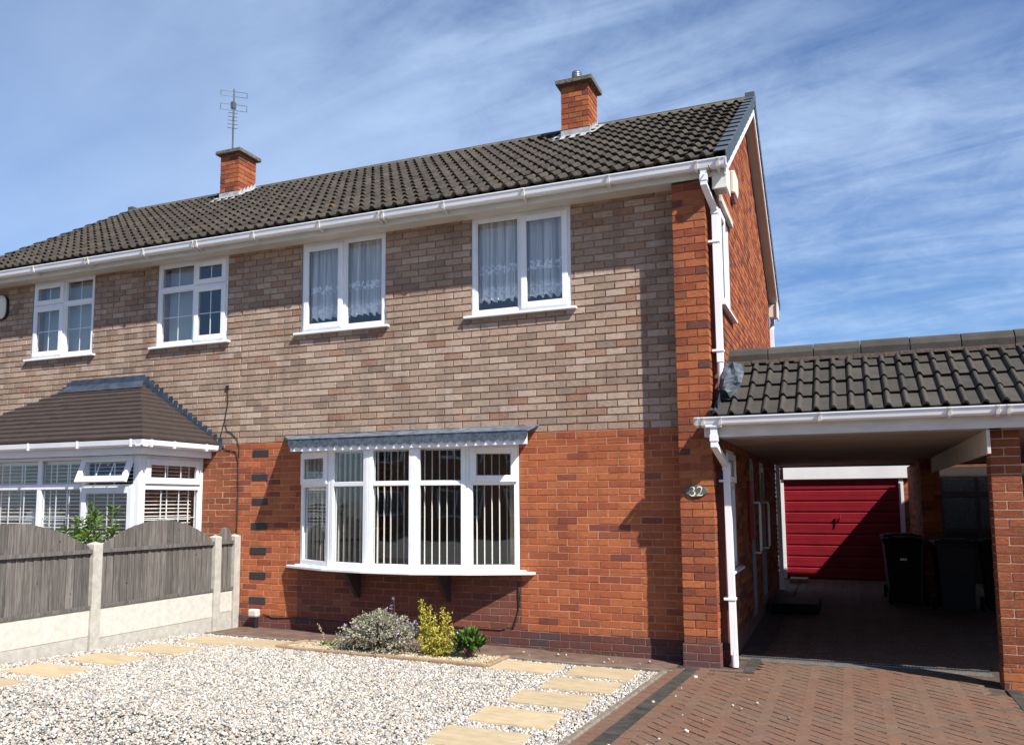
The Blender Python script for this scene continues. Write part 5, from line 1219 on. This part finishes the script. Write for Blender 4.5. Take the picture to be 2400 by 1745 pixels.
# neighbouring house wall closing the far side of the shared carport
H3 = thing('semi_detached_house', 'red brick side wall of the next house beyond the shared carport', 'house', (5.5, 3.2, -0.06))
mb = MB(); mb.box(5.47, 5.75, 0.0, 6.4, -0.15, ZT); mb.box(5.751, 11.0, 0.0, 6.4, -0.15, ZT); mb.build('wall', mB_red, H3)
mb = MB(); mb.prism([(-0.4, 4.8), (3.2, 7.1), (6.8, 4.8)], 'x', 5.35, 11.0); mb.build('roof', mTile, H3)

# ------------------------------------------------------------------ bins and step
def wheelie(loc, rz, label, m=mBlackP, patch=True):
    t_ = thing('wheelie_bin', label, 'bin', loc, 'wheelie bins in the carport'); ca, sa = math.cos(rz), math.sin(rz)
    W = lambda x, y, z: (loc[0]+x*ca-y*sa, loc[1]+x*sa+y*ca, loc[2]+z)
    def taper(mb, a0, a1, b0, b1, z0, c0, c1, d0, d1, z1):
        vs = [W(a0, b0, z0), W(a1, b0, z0), W(a1, b1, z0), W(a0, b1, z0), W(c0, d0, z1), W(c1, d0, z1), W(c1, d1, z1), W(c0, d1, z1)]
        mb.add(vs, [(0,3,2,1),(4,5,6,7),(0,1,5,4),(1,2,6,5),(2,3,7,6),(3,0,4,7)])
    mb = MB(); taper(mb, -.19, .19, -.19, .20, 0.06, -.235, .235, -.25, .26, 0.90); taper(mb, -.25, .25, -.265, .27, .88, -.255, .255, -.27, .275, .93); mb.build('body', m, t_, bevel=0.015)
    mb = MB(); taper(mb, -.265, .265, -.30, .275, .932, -.25, .25, -.27, .26, .965); taper(mb, -.20, .20, -.22, .20, .966, -.15, .15, -.17, .15, .985); mb.build('lid', m, t_, bevel=0.012)
    mb = MB(); mb.tube([W(-.22, .30, .93), W(.22, .30, .93)], 0.016, 8); mb.tube([W(-.22, .30, .93), W(-.22, .24, .90)], 0.014, 8); mb.tube([W(.22, .30, .93), W(.22, .24, .90)], 0.014, 8); mb.build('handle', m, t_)
    for s_ in (-1, 1):
        mb = MB(); mb.tube([W(.20*s_, .21, .10), W(.25*s_, .21, .10)], 0.10, 18); mb.build('wheel', mGreyP, t_, bevel=0.006)
    if patch:
        mb = MB(); vs = [W(-.045, -.2375, .66), W(.045, -.2375, .66), W(.04, -.2395, .69), (W(-.04, -.2395, .69))]; mb.add(vs, [(0, 1, 2, 3)]); mb.build('emblem', mMetal, t_)
    return t_
wheelie((2.23, 4.85, zg(2, 4.85)), R(-8), 'black wheelie bin nearest the red garage door, in front of the other one there')
wheelie((2.22, 5.75, zg(2, 5.75)), R(4), 'black wheelie bin hidden behind the front bin, only its lid showing', patch=False)
wheelie((2.80, 4.45, zg(2, 4.4)), R(3), 'dark grey wheelie bin standing between the two black ones', mGreyP, False)
wheelie((3.36, 4.55, zg(2, 4.4)), R(-3), 'black wheelie bin against the right brick pillar', mBlackP, False)
st = thing('step', 'low black plastic step with ribbed top in front of the side door', 'step', (0.83, 4.0, 0.0))
mb = MB(); zz = zg(0.8, 3.9)
mb.box(0.50, 1.10, 3.62, 4.55, zz, zz+0.13); mb.build('base', mBlackP, st, bevel=0.015)
mb = MB()
for k in range(22): mb.box(0.52, 1.08, 3.65+k*0.04, 3.67+k*0.04, zz+0.131, zz+0.137)
mb.build('tread', mGreyP, st)
bx = thing('plant_pot', 'small brown brick planter block beside the garage door', 'planter', (0.62, 7.6, 0.08))
mb = MB(); mb.box(0.50, 0.80, 7.45, 7.85, 0.05, 0.15); mb.build('block', mEdgeSt, bx, bevel=0.01)

# ------------------------------------------------------------------ fence
FN = thing('fence', 'weathered timber arched fence panels between concrete posts and gravel boards', 'fence', (-5.58, -2.0, 0.0))
FX = -5.545
for (ya, yb) in ((-4.16, -4.05), (-2.27, -2.155), (-0.465, -0.355), (-0.112, -0.003)):
    mb = MB(); zb = -0.15; zt_ = 1.115
    mb.add([(FX-0.10, ya, zb), (FX+0.012, ya, zb), (FX+0.012, yb, zb), (FX-0.10, yb, zb), (FX-0.10, ya, zt_), (FX+0.012, ya, zt_), (FX+0.012, yb, zt_), (FX-0.10, yb, zt_), (FX-0.044, (ya+yb)/2, zt_+0.025)],
           [(0,3,2,1),(0,1,5,4),(1,2,6,5),(2,3,7,6),(3,0,4,7),(4,5,8),(5,6,8),(6,7,8),(7,4,8)]); mb.build('post', mConcP, FN, bevel=0.006)
def panel(ya, yb, arch, zb=0.47, zend=1.075, nb=None):
    mb = MB(); n = nb or int(round((yb-ya)/0.092)); w_ = (yb-ya)/n
    top = lambda y: zend+arch*max(0.0, math.sin(math.pi*(y-ya)/(yb-ya)))**0.85
    for k in range(n):
        y0 = ya+k*w_; y1 = y0+w_*1.12 if k < n-1 else yb; j = rnd.uniform(-.004, .004); tt = rnd.random(); xf = FX-0.030+rnd.uniform(-.002, .002)
        segs = 4 
        ys_ = [y0+(y1-y0)*q/segs for q in range(segs+1)]
        prof = [(y0, zb+0.03), (y1, zb+0.03)]+[(y, top(min(y, yb))+j) for y in reversed(ys_)]
        xa_ = lambda y: xf-0.012*(y-y0)/(y1-y0)              # feathered board
        nP = len(prof); vs = [(xa_(y), y, z) for y, z in prof]+[(xf-0.022, y, z) for y, z in prof]
        mb.add(vs, [tuple(range(nP)), tuple(range(2*nP-1, nP-1, -1))]+[(i, nP+i, nP+(i+1) % nP, (i+1) % nP) for i in range(nP)], 0, tt)
    mb.box(FX-0.030, FX-0.003, ya, yb, 1.025, 1.062, 0, 0.35); mb.box(FX-0.034, FX-0.004, ya, yb, zb, zb+0.032, 0, 0.25)
    mb.box(FX-0.07, FX-0.052, ya, yb, 0.75, 0.80, 0, 0.3)
    return mb.build('fence_panel', mTimber, FN)
panel(-4.05, -2.27, 0.265); panel(-2.155, -0.465, 0.265); panel(-0.355, -0.112, 0.14, 0.46, 1.09)
for (ya, yb) in ((-4.05, -2.27), (-2.155, -0.465), (-0.355, -0.112)):
    mb = MB(); s2_ = 0.0
    mb.box(FX-0.055, FX-0.018, ya, yb, 0.165 if ya > -2.2 and ya < -0.4 else 0.20, 0.469); mb.build('gravel_board', mConc, FN, bevel=0.004)
    mb = MB(); mb.box(FX-0.058, FX-0.022, ya, yb, -0.12, 0.1645 if ya > -2.2 and ya < -0.4 else 0.1995); mb.build('gravel_board', mConcP, FN, bevel=0.004)
# small bollard light / tap post by the fence end
t_ = thing('garden_light', 'small grey-headed post light standing by the fence end', 'light', (-5.22, -0.12, 0.0))
mb = MB(); mb.tube([(-5.20, -0.10, -0.02), (-5.20, -0.10, 0.14)], 0.03, 12); mb.build('post', mGreyP, t_)
mb = MB(); mb.box(-5.29, -5.16, -0.15, -0.06, 0.14, 0.235); mb.build('lamp_head', mConc, t_, bevel=0.02)

# ------------------------------------------------------------------ planting bed
bd = thing('planting_bed_edging', 'low sandstone-coloured edging around the small planting bed', 'edging', (-2.9, -0.9, 0.0))
mb = MB()
def edge(p, q, nseg):
    for k in range(nseg):
        a = Vector((p[0]+(q[0]-p[0])*(k+0.01)/nseg, p[1]+(q[1]-p[1])*(k+0.01)/nseg, 0)); b = Vector((p[0]+(q[0]-p[0])*(k+0.99)/nseg, p[1]+(q[1]-p[1])*(k+0.99)/nseg, 0))
        c = (a+b)/2; d_ = (b-a).normalized(); c.z = zg(c.x, c.y)-0.005+rnd.uniform(-.004, .004); sl = (zg(b.x, b.y)-zg(a.x, a.y))/(b-a).length
        d3 = Vector((d_.x, d_.y, sl)).normalized(); n_ = Vector((-d_.y, d_.x, 0)); mb.obox(c, d3, n_, d3.cross(n_), (b-a).length/2, 0.026, 0.042)
edge(BED[0], BED[1], 4); edge(BED[1], (-1.69, -0.60), 1); edge(BED[0], (-4.02, -0.70), 1); mb.build('edging_stone', mEdgeSt, bd, bevel=0.012)
n = 12500; X = nrs.uniform(-4.03, -1.74, n); Y = nrs.uniform(-1.14, -0.62, n)
tag(stones('bed_gravel', np.stack([X, Y], -1)[:n], 0.0125, mCreamSt, 0.012), kind='stuff')
sv_ = sheet('bed_soil', lambda y: -4.02, lambda y: -1.72, [-1.14, -0.9, -0.6], -0.004, mGBase); tag(sv_, kind='structure')

def leaves(name, pts, dirs, ln, wd, mat, parent, tint=None, fold=0.25):
    """pts (n,3) base points, dirs (n,3) leaf directions"""
    n = len(pts); d = dirs/np.linalg.norm(dirs, axis=1, keepdims=True); r = nrs.normal(0, 1, (n, 3)); s = np.cross(d, r); s /= np.linalg.norm(s, axis=1, keepdims=True); u = np.cross(s, d)
    L = ln*np.exp(nrs.normal(0, 0.2, n))[:, None]; W_ = wd*np.exp(nrs.normal(0, 0.15, n))[:, None]
    b = pts; mid = pts+d*L*0.45-u*L*fold*0.25; tip = pts+d*L-u*L*fold*0.15
    l1 = pts+d*L*0.30+s*W_*0.45+u*W_*0.12; l2 = pts+d*L*0.68+s*W_*0.42+u*W_*0.12; r1_ = pts+d*L*0.30-s*W_*0.45+u*W_*0.12; r2_ = pts+d*L*0.68-s*W_*0.42+u*W_*0.12
    V = np.stack([b, l1, l2, tip, r2_, r1_, mid], 1).reshape(-1, 3); o = 7*np.arange(n)[:, None]
    Q = np.concatenate([o+np.array([[0, 6, 2, 1]]), o+np.array([[6, 3, 3, 2]]), o+np.array([[0, 5, 4, 6]]), o+np.array([[6, 4, 3, 3]])], 1).reshape(n, 4, 4)
    tri = np.concatenate([o+np.array([[0, 6, 1]]), o+np.array([[6, 2, 1]]), o+np.array([[6, 3, 2]]), o+np.array([[0, 5, 6]]), o+np.array([[5, 4, 6]]), o+np.array([[6, 4, 3]])], 1).reshape(-1, 3)
    T = np.repeat(nrs.uniform(0, 1, n) if tint is None else tint, 6)
    return npmesh(name, V, tri, mat, parent, tint=T)
def stems_mesh(name, paths, r, mat, parent):
    mb = MB()
    for p in paths: mb.tube(p, [r*(1-0.6*i/(len(p)-1)) for i in range(len(p))], 5)
    return mb.build(name, mat, parent)
# variegated mound with purple flower spikes
S = thing('variegated_shrub', 'rounded grey-green variegated shrub with small purple flower spikes', 'shrub', (-3.08, -0.86, -0.01))
paths = []; P1 = []; D1 = []
for k in range(420):
    th = nrs.uniform(0, 2*np.pi); el = abs(nrs.normal(0.0, 0.62)); el = min(el, 1.5); r_ = 0.53+nrs.uniform(-.05, .05)
    tip = np.array([-2.99+math.sin(el)*math.cos(th)*r_*1.02, -0.90+math.sin(el)*math.sin(th)*0.36, 0.0+math.cos(el)*0.335*(1+0.12*math.sin(3*th))+nrs.uniform(-.02, .045)])
    tip[2] = max(tip[2], 0.03)
    base = np.array([-2.98+nrs.uniform(-.12, .12), -0.90+nrs.uniform(-.08, .08), -0.01]); mid = (base*0.5+tip*0.5)+np.array([0, 0, 0.05])
    paths.append([tuple(base), tuple(mid), tuple(tip)])
    for q in range(34):
        f = nrs.uniform(0.35, 1.0); p = (1-f)**2*base+2*f*(1-f)*mid+f*f*tip; P1.append(p+nrs.normal(0, 0.010, 3)); dd = (tip-base); dd /= np.linalg.norm(dd); D1.append(dd*0.5+nrs.normal(0, 0.6, 3))
leaves('foliage', np.array(P1), np.array(D1), 0.030, 0.0125, mSage, S); stems_mesh('stem', paths[:120], 0.003, mBark, S)
P1 = []; D1 = []; sp = [(-2.985, -0.82, 0.30, 0.55), (-3.00, -0.84, 0.30, 0.47), (-3.06, -0.84, 0.28, 0.43), (-2.93, -0.86, 0.25, 0.36), (-2.80, -0.86, 0.22, 0.31), (-3.22, -0.90, 0.20, 0.30), (-3.02, -0.98, 0.2, 0.30), (-3.12, -1.0, 0.12, 0.25), (-3.30, -0.95, 0.1, 0.24), (-2.85, -1.0, 0.1, 0.22), (-3.42, -0.85, 0.1, 0.22), (-3.1, -1.06, 0.02, 0.16), (-2.72, -0.9, 0.1, 0.27), (-3.5, -0.9, 0.05, 0.15)]
sp = [(x+0.12, y-0.03, a, b) for x, y, a, b in sp]
sp += [(-2.98+nrs.uniform(-.42, .42), -0.88+nrs.uniform(-.2, .1), 0.1, 0.22+nrs.uniform(0, .1)) for _ in range(14)]
for (x, y, z0_, z1_) in sp:
    fst = stems_mesh('flower_stem', [[(x, y, z0_-0.12), (x+0.01, y, (z0_+z1_)/2), (x+0.005, y, z1_)]], 0.0025, mBark, S); P1 = []; D1 = []
    for q in range(16):
        zz = z1_-abs(nrs.normal(0, 0.022)); P1.append((x+nrs.normal(0, 0.007), y+nrs.normal(0, 0.007), zz)); D1.append(nrs.normal(0, 1, 3)+np.array([0, 0, 0.4]))
    leaves('flower', np.array(P1), np.array(D1), 0.016, 0.011, mPurple, fst)
P1 = []; D1 = []
for q in range(60):
    f = nrs.uniform(0, 1); P1.append((-3.58-0.14*f+nrs.normal(0, .006), -0.95+nrs.normal(0, .006), 0.02+0.22*f)); D1.append(nrs.normal(0, 1, 3))
leaves('seed_head', np.array(P1), np.array(D1), 0.014, 0.009, mDry, S)
# golden euonymus
S = thing('golden_shrub', 'upright golden-yellow leaved shrub in the middle of the bed', 'shrub', (-2.36, -0.82, -0.02))
tips = [(-2.62, -0.78, 0.53), (-2.60, -0.80, 0.44), (-2.50, -0.80, 0.47), (-2.42, -0.8, 0.40), (-2.31, -0.78, 0.46), (-2.22, -0.80, 0.43), (-2.26, -0.84, 0.34), (-2.48, -0.86, 0.30), (-2.36, -0.88, 0.27), (-2.58, -0.86, 0.28), (-2.16, -0.82, 0.30), (-2.20, -0.88, 0.20), (-2.42, -0.92, 0.18), (-2.56, -0.9, 0.16), (-2.3, -0.93, 0.2), (-2.35, -0.75, 0.3), (-2.15, -0.86, 0.14), (-2.48, -0.95, 0.1), (-2.28, -0.96, 0.08)]
tips = [((x+2.38)*0.80-2.36, y-0.04, z-0.01) for x, y, z in tips]; paths = []; P1 = []; D1 = []; TT = []
for (x, y, z) in tips:
    base = np.array([-2.37+(x+2.37)*0.25, -0.83, -0.03]); tip = np.array([x, y, z]); paths.append([tuple(base), tuple((base+tip)/2+np.array([(x+2.37)*0.15, 0, 0])), tuple(tip)])
    for q in range(int(55+z*250)):
        f = nrs.uniform(0.12, 1.0); p = base*(1-f)+tip*f+np.array([(x+2.37)*0.3*f*(1-f)*2, 0, 0]); sp_ = 0.014+0.026*(1-f)
        P1.append(p+nrs.normal(0, 1, 3)*np.array([sp_, sp_, 0.008])); D1.append(nrs.normal(0, 0.6, 3)+np.array([0, 0, 0.55])); TT.append(np.clip(nrs.uniform(0, 1)*0.75+0.25*f, 0, 1) if nrs.uniform() > .12 else 0.02)
leaves('foliage', np.array(P1), np.array(D1), 0.026, 0.013, mYellow, S, np.array(TT)); stems_mesh('stem', paths, 0.004, mBark, S)
# small glossy green shrub
S = thing('green_shrub', 'small glossy dark green shrub at the right end of the bed', 'shrub', (-2.02, -0.80, -0.03))
paths = []; P1 = []; D1 = []; TT = []
for k in range(46):
    th = nrs.uniform(0, 2*np.pi); el = nrs.uniform(0, 1.15); tip = np.array([-2.02+math.sin(el)*math.cos(th)*0.20, -0.80+math.sin(el)*math.sin(th)*0.16, 0.0+math.cos(el)*0.20+nrs.uniform(0.02, .06)]); base = np.array([-2.02, -0.80, -0.03])
    paths.append([tuple(base), tuple((base+tip)/2), tuple(tip)])
    for q in range(16):
        f = nrs.uniform(0.5, 1.0); dd = tip-base; dd /= np.linalg.norm(dd); P1.append(base*(1-f)+tip*f); D1.append(dd*0.9+nrs.normal(0, 0.5, 3)); TT.append(nrs.uniform(0, 1)*0.6+0.4*(f > 0.93))
leaves('foliage', np.array(P1), np.array(D1), 0.055, 0.026, mGreen, S, np.array(TT)); stems_mesh('stem', paths, 0.004, mBark, S)
# weed at the left of the bed
S = thing('weed', 'tiny bright green weed in the cream gravel at the left of the bed', 'plant', (-3.66, -0.83, 0.0))
P1 = np.array([(-3.66+nrs.normal(0, .04), -0.83+nrs.normal(0, .03), 0.005+abs(nrs.normal(0, .015))) for _ in range(60)]); D1 = nrs.normal(0, 1, (60, 3)); D1[:, 2] = abs(D1[:, 2])*0.8
leaves('foliage', P1, D1, 0.035, 0.02, mShrub, S)
# little grasses along the wall foot
P1 = np.array([(nrs.uniform(-1.9, -0.7), -0.03+nrs.uniform(-.02, .01), -0.045+0.0) for _ in range(70)]); D1 = nrs.normal(0, .5, (70, 3)); D1[:, 2] = 1
tag(leaves('moss', P1, D1, 0.03, 0.006, mShrub, None), kind='stuff')
# neighbour's shrub behind the fence
S = thing('shrub', 'leafy bright green shrub rising behind the fence in front of the bay', 'shrub', (-6.25, -1.7, -0.05))
paths = []; P1 = []; D1 = []; TT = []
tips = [(-6.52, -1.62, 1.36), (-6.20, -1.70, 1.53), (-6.17, -1.75, 1.42), (-5.93, -1.66, 1.50), (-6.33, -1.72, 1.34), (-6.05, -1.78, 1.33), (-6.60, -1.70, 1.24), (-6.42, -1.66, 1.25), (-5.85, -1.72, 1.30), (-6.10, -1.85, 1.22), (-6.28, -1.60, 1.40), (-6.0, -1.6, 1.24), (-6.75, -1.7, 1.2), (-6.25, -1.9, 1.2), (-5.95, -1.85, 1.15), (-6.5, -1.85, 1.1), (-6.3, -1.8, 1.15)]
for (x, y, z) in tips:
    base = np.array([-6.25+(x+6.25)*0.3, -1.72, 0.0]); tip = np.array([x, y, z]); paths.append([tuple(base), tuple((base+tip)/2), tuple(tip)])
    for q in range(46):
        f = 1-abs(nrs.normal(0, 0.16)); f = max(f, 0.5); a_ = nrs.uniform(0, 6.28); P1.append(base*(1-f)+tip*f); D1.append((math.cos(a_), math.sin(a_), nrs.uniform(0.2, 0.9))); TT.append(nrs.uniform(0, 1)*0.7+0.3*(f > .92))
leaves('foliage', np.array(P1), np.array(D1), 0.085, 0.020, mShrub, S, np.array(TT)); stems_mesh('stem', paths, 0.005, mBark, S)

# ------------------------------------------------------------------ curtains and blinds
def net(x0, x1, zt_, zh, yb, label, seed):
    rs = np.random.RandomState(seed); n = 150; xs_ = np.linspace(x0, x1, n); ph = np.cumsum(rs.uniform(0.25, 0.75, n)); amp = 0.016+0.022*np.sin(np.linspace(0, 9, n)+seed)**2
    yy_ = yb+amp*np.sin(ph); hem = zh+0.028*np.abs(((xs_-x0)/(0.075) % 1)-0.5)*2-0.012*np.sin(ph*1.0); nz_ = 10
    V = []; 
    for j in range(nz_+1):
        f = j/nz_; V += [(x, yb+(y_-yb)*(0.5+0.7*f), zt_+(h-zt_)*f) for x, y_, h in zip(xs_, yy_, hem)]
    F = [(j*n+i, j*n+i+1, (j+1)*n+i+1, (j+1)*n+i) for j in range(nz_) for i in range(n-1)]
    o = npmesh('net_curtain', np.array(V), np.array(F)[:, ::-1], mNet, None, smooth=True)
    return tag(o, label, 'curtain', 'white net curtains in the upper windows')
net(-2.30, -1.20, 4.74, 3.80, 0.115, 'scalloped white net curtain in the upper window nearest the brick pier', 3)
net(-4.64, -3.53, 4.74, 3.80, 0.115, 'scalloped white net curtain in the upper window above the left of the bow', 8)
def drape(x0, x1, zt_, zb_, yb, mat, label, nm='curtain', amp=0.03, wl=0.055):
    n = 60; xs_ = np.linspace(x0, x1, n); yy_ = yb+amp*np.sin(xs_/wl*2)+0.4*amp*np.sin(xs_/wl*3.3+1); V = []
    for z in (zt_, (zt_+zb_)/2, zb_): V += [(x, y_, z) for x, y_ in zip(xs_, yy_)]
    F = [(j*n+i, j*n+i+1, (j+1)*n+i+1, (j+1)*n+i) for j in range(2) for i in range(n-1)]
    return tag(npmesh(nm, np.array(V), np.array(F)[:, ::-1], mat, None, smooth=True), label, 'curtain')
drape(-2.02, -1.80, 2.14, 0.82, 0.30, mBeige, 'beige drape at the right side of the bow window')
drape(-7.02, -6.75, 4.75, 3.6, 0.22, mBeige, 'pale drape at the left side of the window above the bay')
drape(-9.44, -9.25, 4.75, 3.6, 0.22, mBeige, 'pale drape at the left side of the farthest upper window')
mGreyBl = simple('grey_roller_blind', (0.30, 0.34, 0.34), rough=0.9)
for (a, b, lab) in ((-6.98, -6.45, 'grey-green half lowered roller blind in the window above the bay'), (-9.4, -8.3, 'grey-green roller blind lowered in the farthest upper window')):
    mb = MB(); mb.box(a, b, 0.155, 0.158, 3.72 if b < -7 else 3.66, 4.74); tag(mb.build('roller_blind', mGreyBl), lab, 'blind')
# vertical blinds following the bow
vb = thing('vertical_blind', 'cream vertical slat blind hanging open across the bow window', 'blind', (-3.2, 0.1, 0.8))
mb = MB(); mr_ = MB()
for i in range(5):
    (xa, ya), (xb, yb) = bp_[i], bp_[i+1]; L = math.hypot(xb-xa, yb-ya); ux, uy = (xb-xa)/L, (yb-ya)/L
    nS = 7
    for k in range(nS):
        if i == 4 and k > 4: continue
        f = (k+0.5)/nS; cx_, cy2 = xa+(xb-xa)*f, ya+(yb-ya)*f+0.17; a_ = R((12, 14, 20, 19.5, 15)[i]+rnd.uniform(-1.5, 1.5)) 
        ddx, ddy = -math.sin(a_), math.cos(a_); hw = 0.0445
        p0 = Vector((cx_-ddx*hw, cy2-ddy*hw, 0)); p1 = Vector((cx_+ddx*hw, cy2+ddy*hw, 0)); pm = (p0+p1)/2+Vector((ddy, -ddx, 0))*0.007
        vs = [(p.x, p.y, z) for z in (0.84, 2.10) for p in (p0, pm, p1)]
        mb.add(vs, [(0, 1, 4, 3), (1, 2, 5, 4)])
    mr_.obox(((xa+xb)/2, (ya+yb)/2+0.17, 2.12), (ux, uy, 0), (-uy, ux, 0), (0, 0, 1), L/2, 0.02, 0.018)
mb.build('slat', mBlind, vb); mr_.build('head_rail', mVenet, vb)
# venetian blinds in the neighbour's bay
def venetian(T, a, b, z0_, z1_, label):
    t_ = thing('venetian_blind', label, 'blind', T(a, 0.14, z0_), 'white venetian blinds in the bay'); mb = MB(); z = z0_
    while z < z1_:
        vs = [T(a, 0.115, z-0.004), T(b, 0.115, z-0.004), T(b, 0.16, z+0.006), T(a, 0.16, z+0.006)]; vs += [(p[0], p[1], p[2]+0.003) for p in vs]
        mb.add(vs, [(0,3,2,1),(4,5,6,7),(0,1,5,4),(1,2,6,5),(2,3,7,6),(3,0,4,7)]); z += 0.046
    mb.build('slat', mVenet, t_); mb = MB(); n = max(2, int((b-a)/0.3))
    for k in range(n+1): xx = a+0.06+(b-a-0.12)*k/n; tbox(mb, xx-0.009, xx+0.009, 0.11, 0.112, z0_, z1_, T)
    tbox(mb, a, b, 0.10, 0.16, z1_, z1_+0.05, T); mb.build('ladder_tape', mVenet, t_)
venetian(TF, BX0+0.12, -8.74, 0.68, 2.02, 'white venetian blind in the leftmost pane of the bay front')
venetian(TF, -8.70, -7.85, 0.68, 2.02, 'white venetian blind in the second pane of the bay front')
venetian(TF, -7.81, -7.11, 0.68, 2.02, 'white venetian blind in the bay pane left of the open fanlight')
venetian(TF, -7.06, BX1-0.13, 0.68, 2.02, 'white venetian blind behind the open fanlight')
venetian(TS, BY+0.13, -0.08, 0.68, 2.02, 'white venetian blind in the side pane of the bay')
# ornament in the bay
t_ = thing('table_lamp', 'pale domed lamp with glinting base seen through the far bay pane', 'lamp', (-8.35, -0.55, 0.9))
mb = MB(); mb.tube([(-8.35, -0.55, 1.20), (-8.35, -0.55, 1.42), (-8.35, -0.55, 1.50)], [0.26, 0.20, 0.06], 20); mb.build('lamp_shade', mVenet, t_, smooth=True)
mb = MB(); mb.tube([(-8.35, -0.55, 0.60), (-8.35, -0.55, 0.8), (-8.35, -0.55, 1.0), (-8.35, -0.55, 1.2)], [0.09, 0.11, 0.05, 0.02], 14); mb.build('lamp_base', mGlassDot, t_, smooth=True)

# ------------------------------------------------------------------ houses across the street (seen only as reflections in the glass)
def far_house(x0, label, wallm):
    y = -30.0; t_ = thing('house', label, 'house', (x0+5, y, -0.2), 'houses across the street')
    mb = MB(); mb.box(x0, x0+10.5, y-8, y, -0.2, 5.0); mb.prism([(y-8, 5.0), (y, 5.0), (y-4, 7.4)], 'x', x0+0.02, x0+10.48); mb.build('wall', wallm, t_)
    mb = MB(); mb.prism([(y-8.4, 4.85), (y-4, 7.55), (y+0.4, 4.85), (y+0.4, 4.98), (y-4, 7.70), (y-8.4, 4.98)], 'x', x0-0.2, x0+10.7); mb.build('roof', mTile, t_)
    for wx in (x0+1.2, x0+3.6, x0+6.4, x0+8.6):
        for (za, zb) in ((0.8, 2.1), (3.5, 4.7)):
            mb = MB(); rect_frame(mb, wx, wx+1.5, za, zb, 0.08, y, y+0.06); mb.box(wx+0.71, wx+0.79, y+0.001, y+0.059, za+0.08, zb-0.08); wi = mb.build('window', mWhite, t_)
            mb = MB(); mb.box(wx+0.08, wx+1.42, y+0.01, y+0.02, za+0.08, zb-0.08); mb.build('pane', mNavy, wi)
far_house(-22.0, 'red brick house facing us from across the street, to the left', mB_red)
far_house(-8.0, 'brown brick house facing us from across the street, in the middle', mB_mau)
far_house(6.0, 'red brick house facing us from across the street, to the right', mB_red)
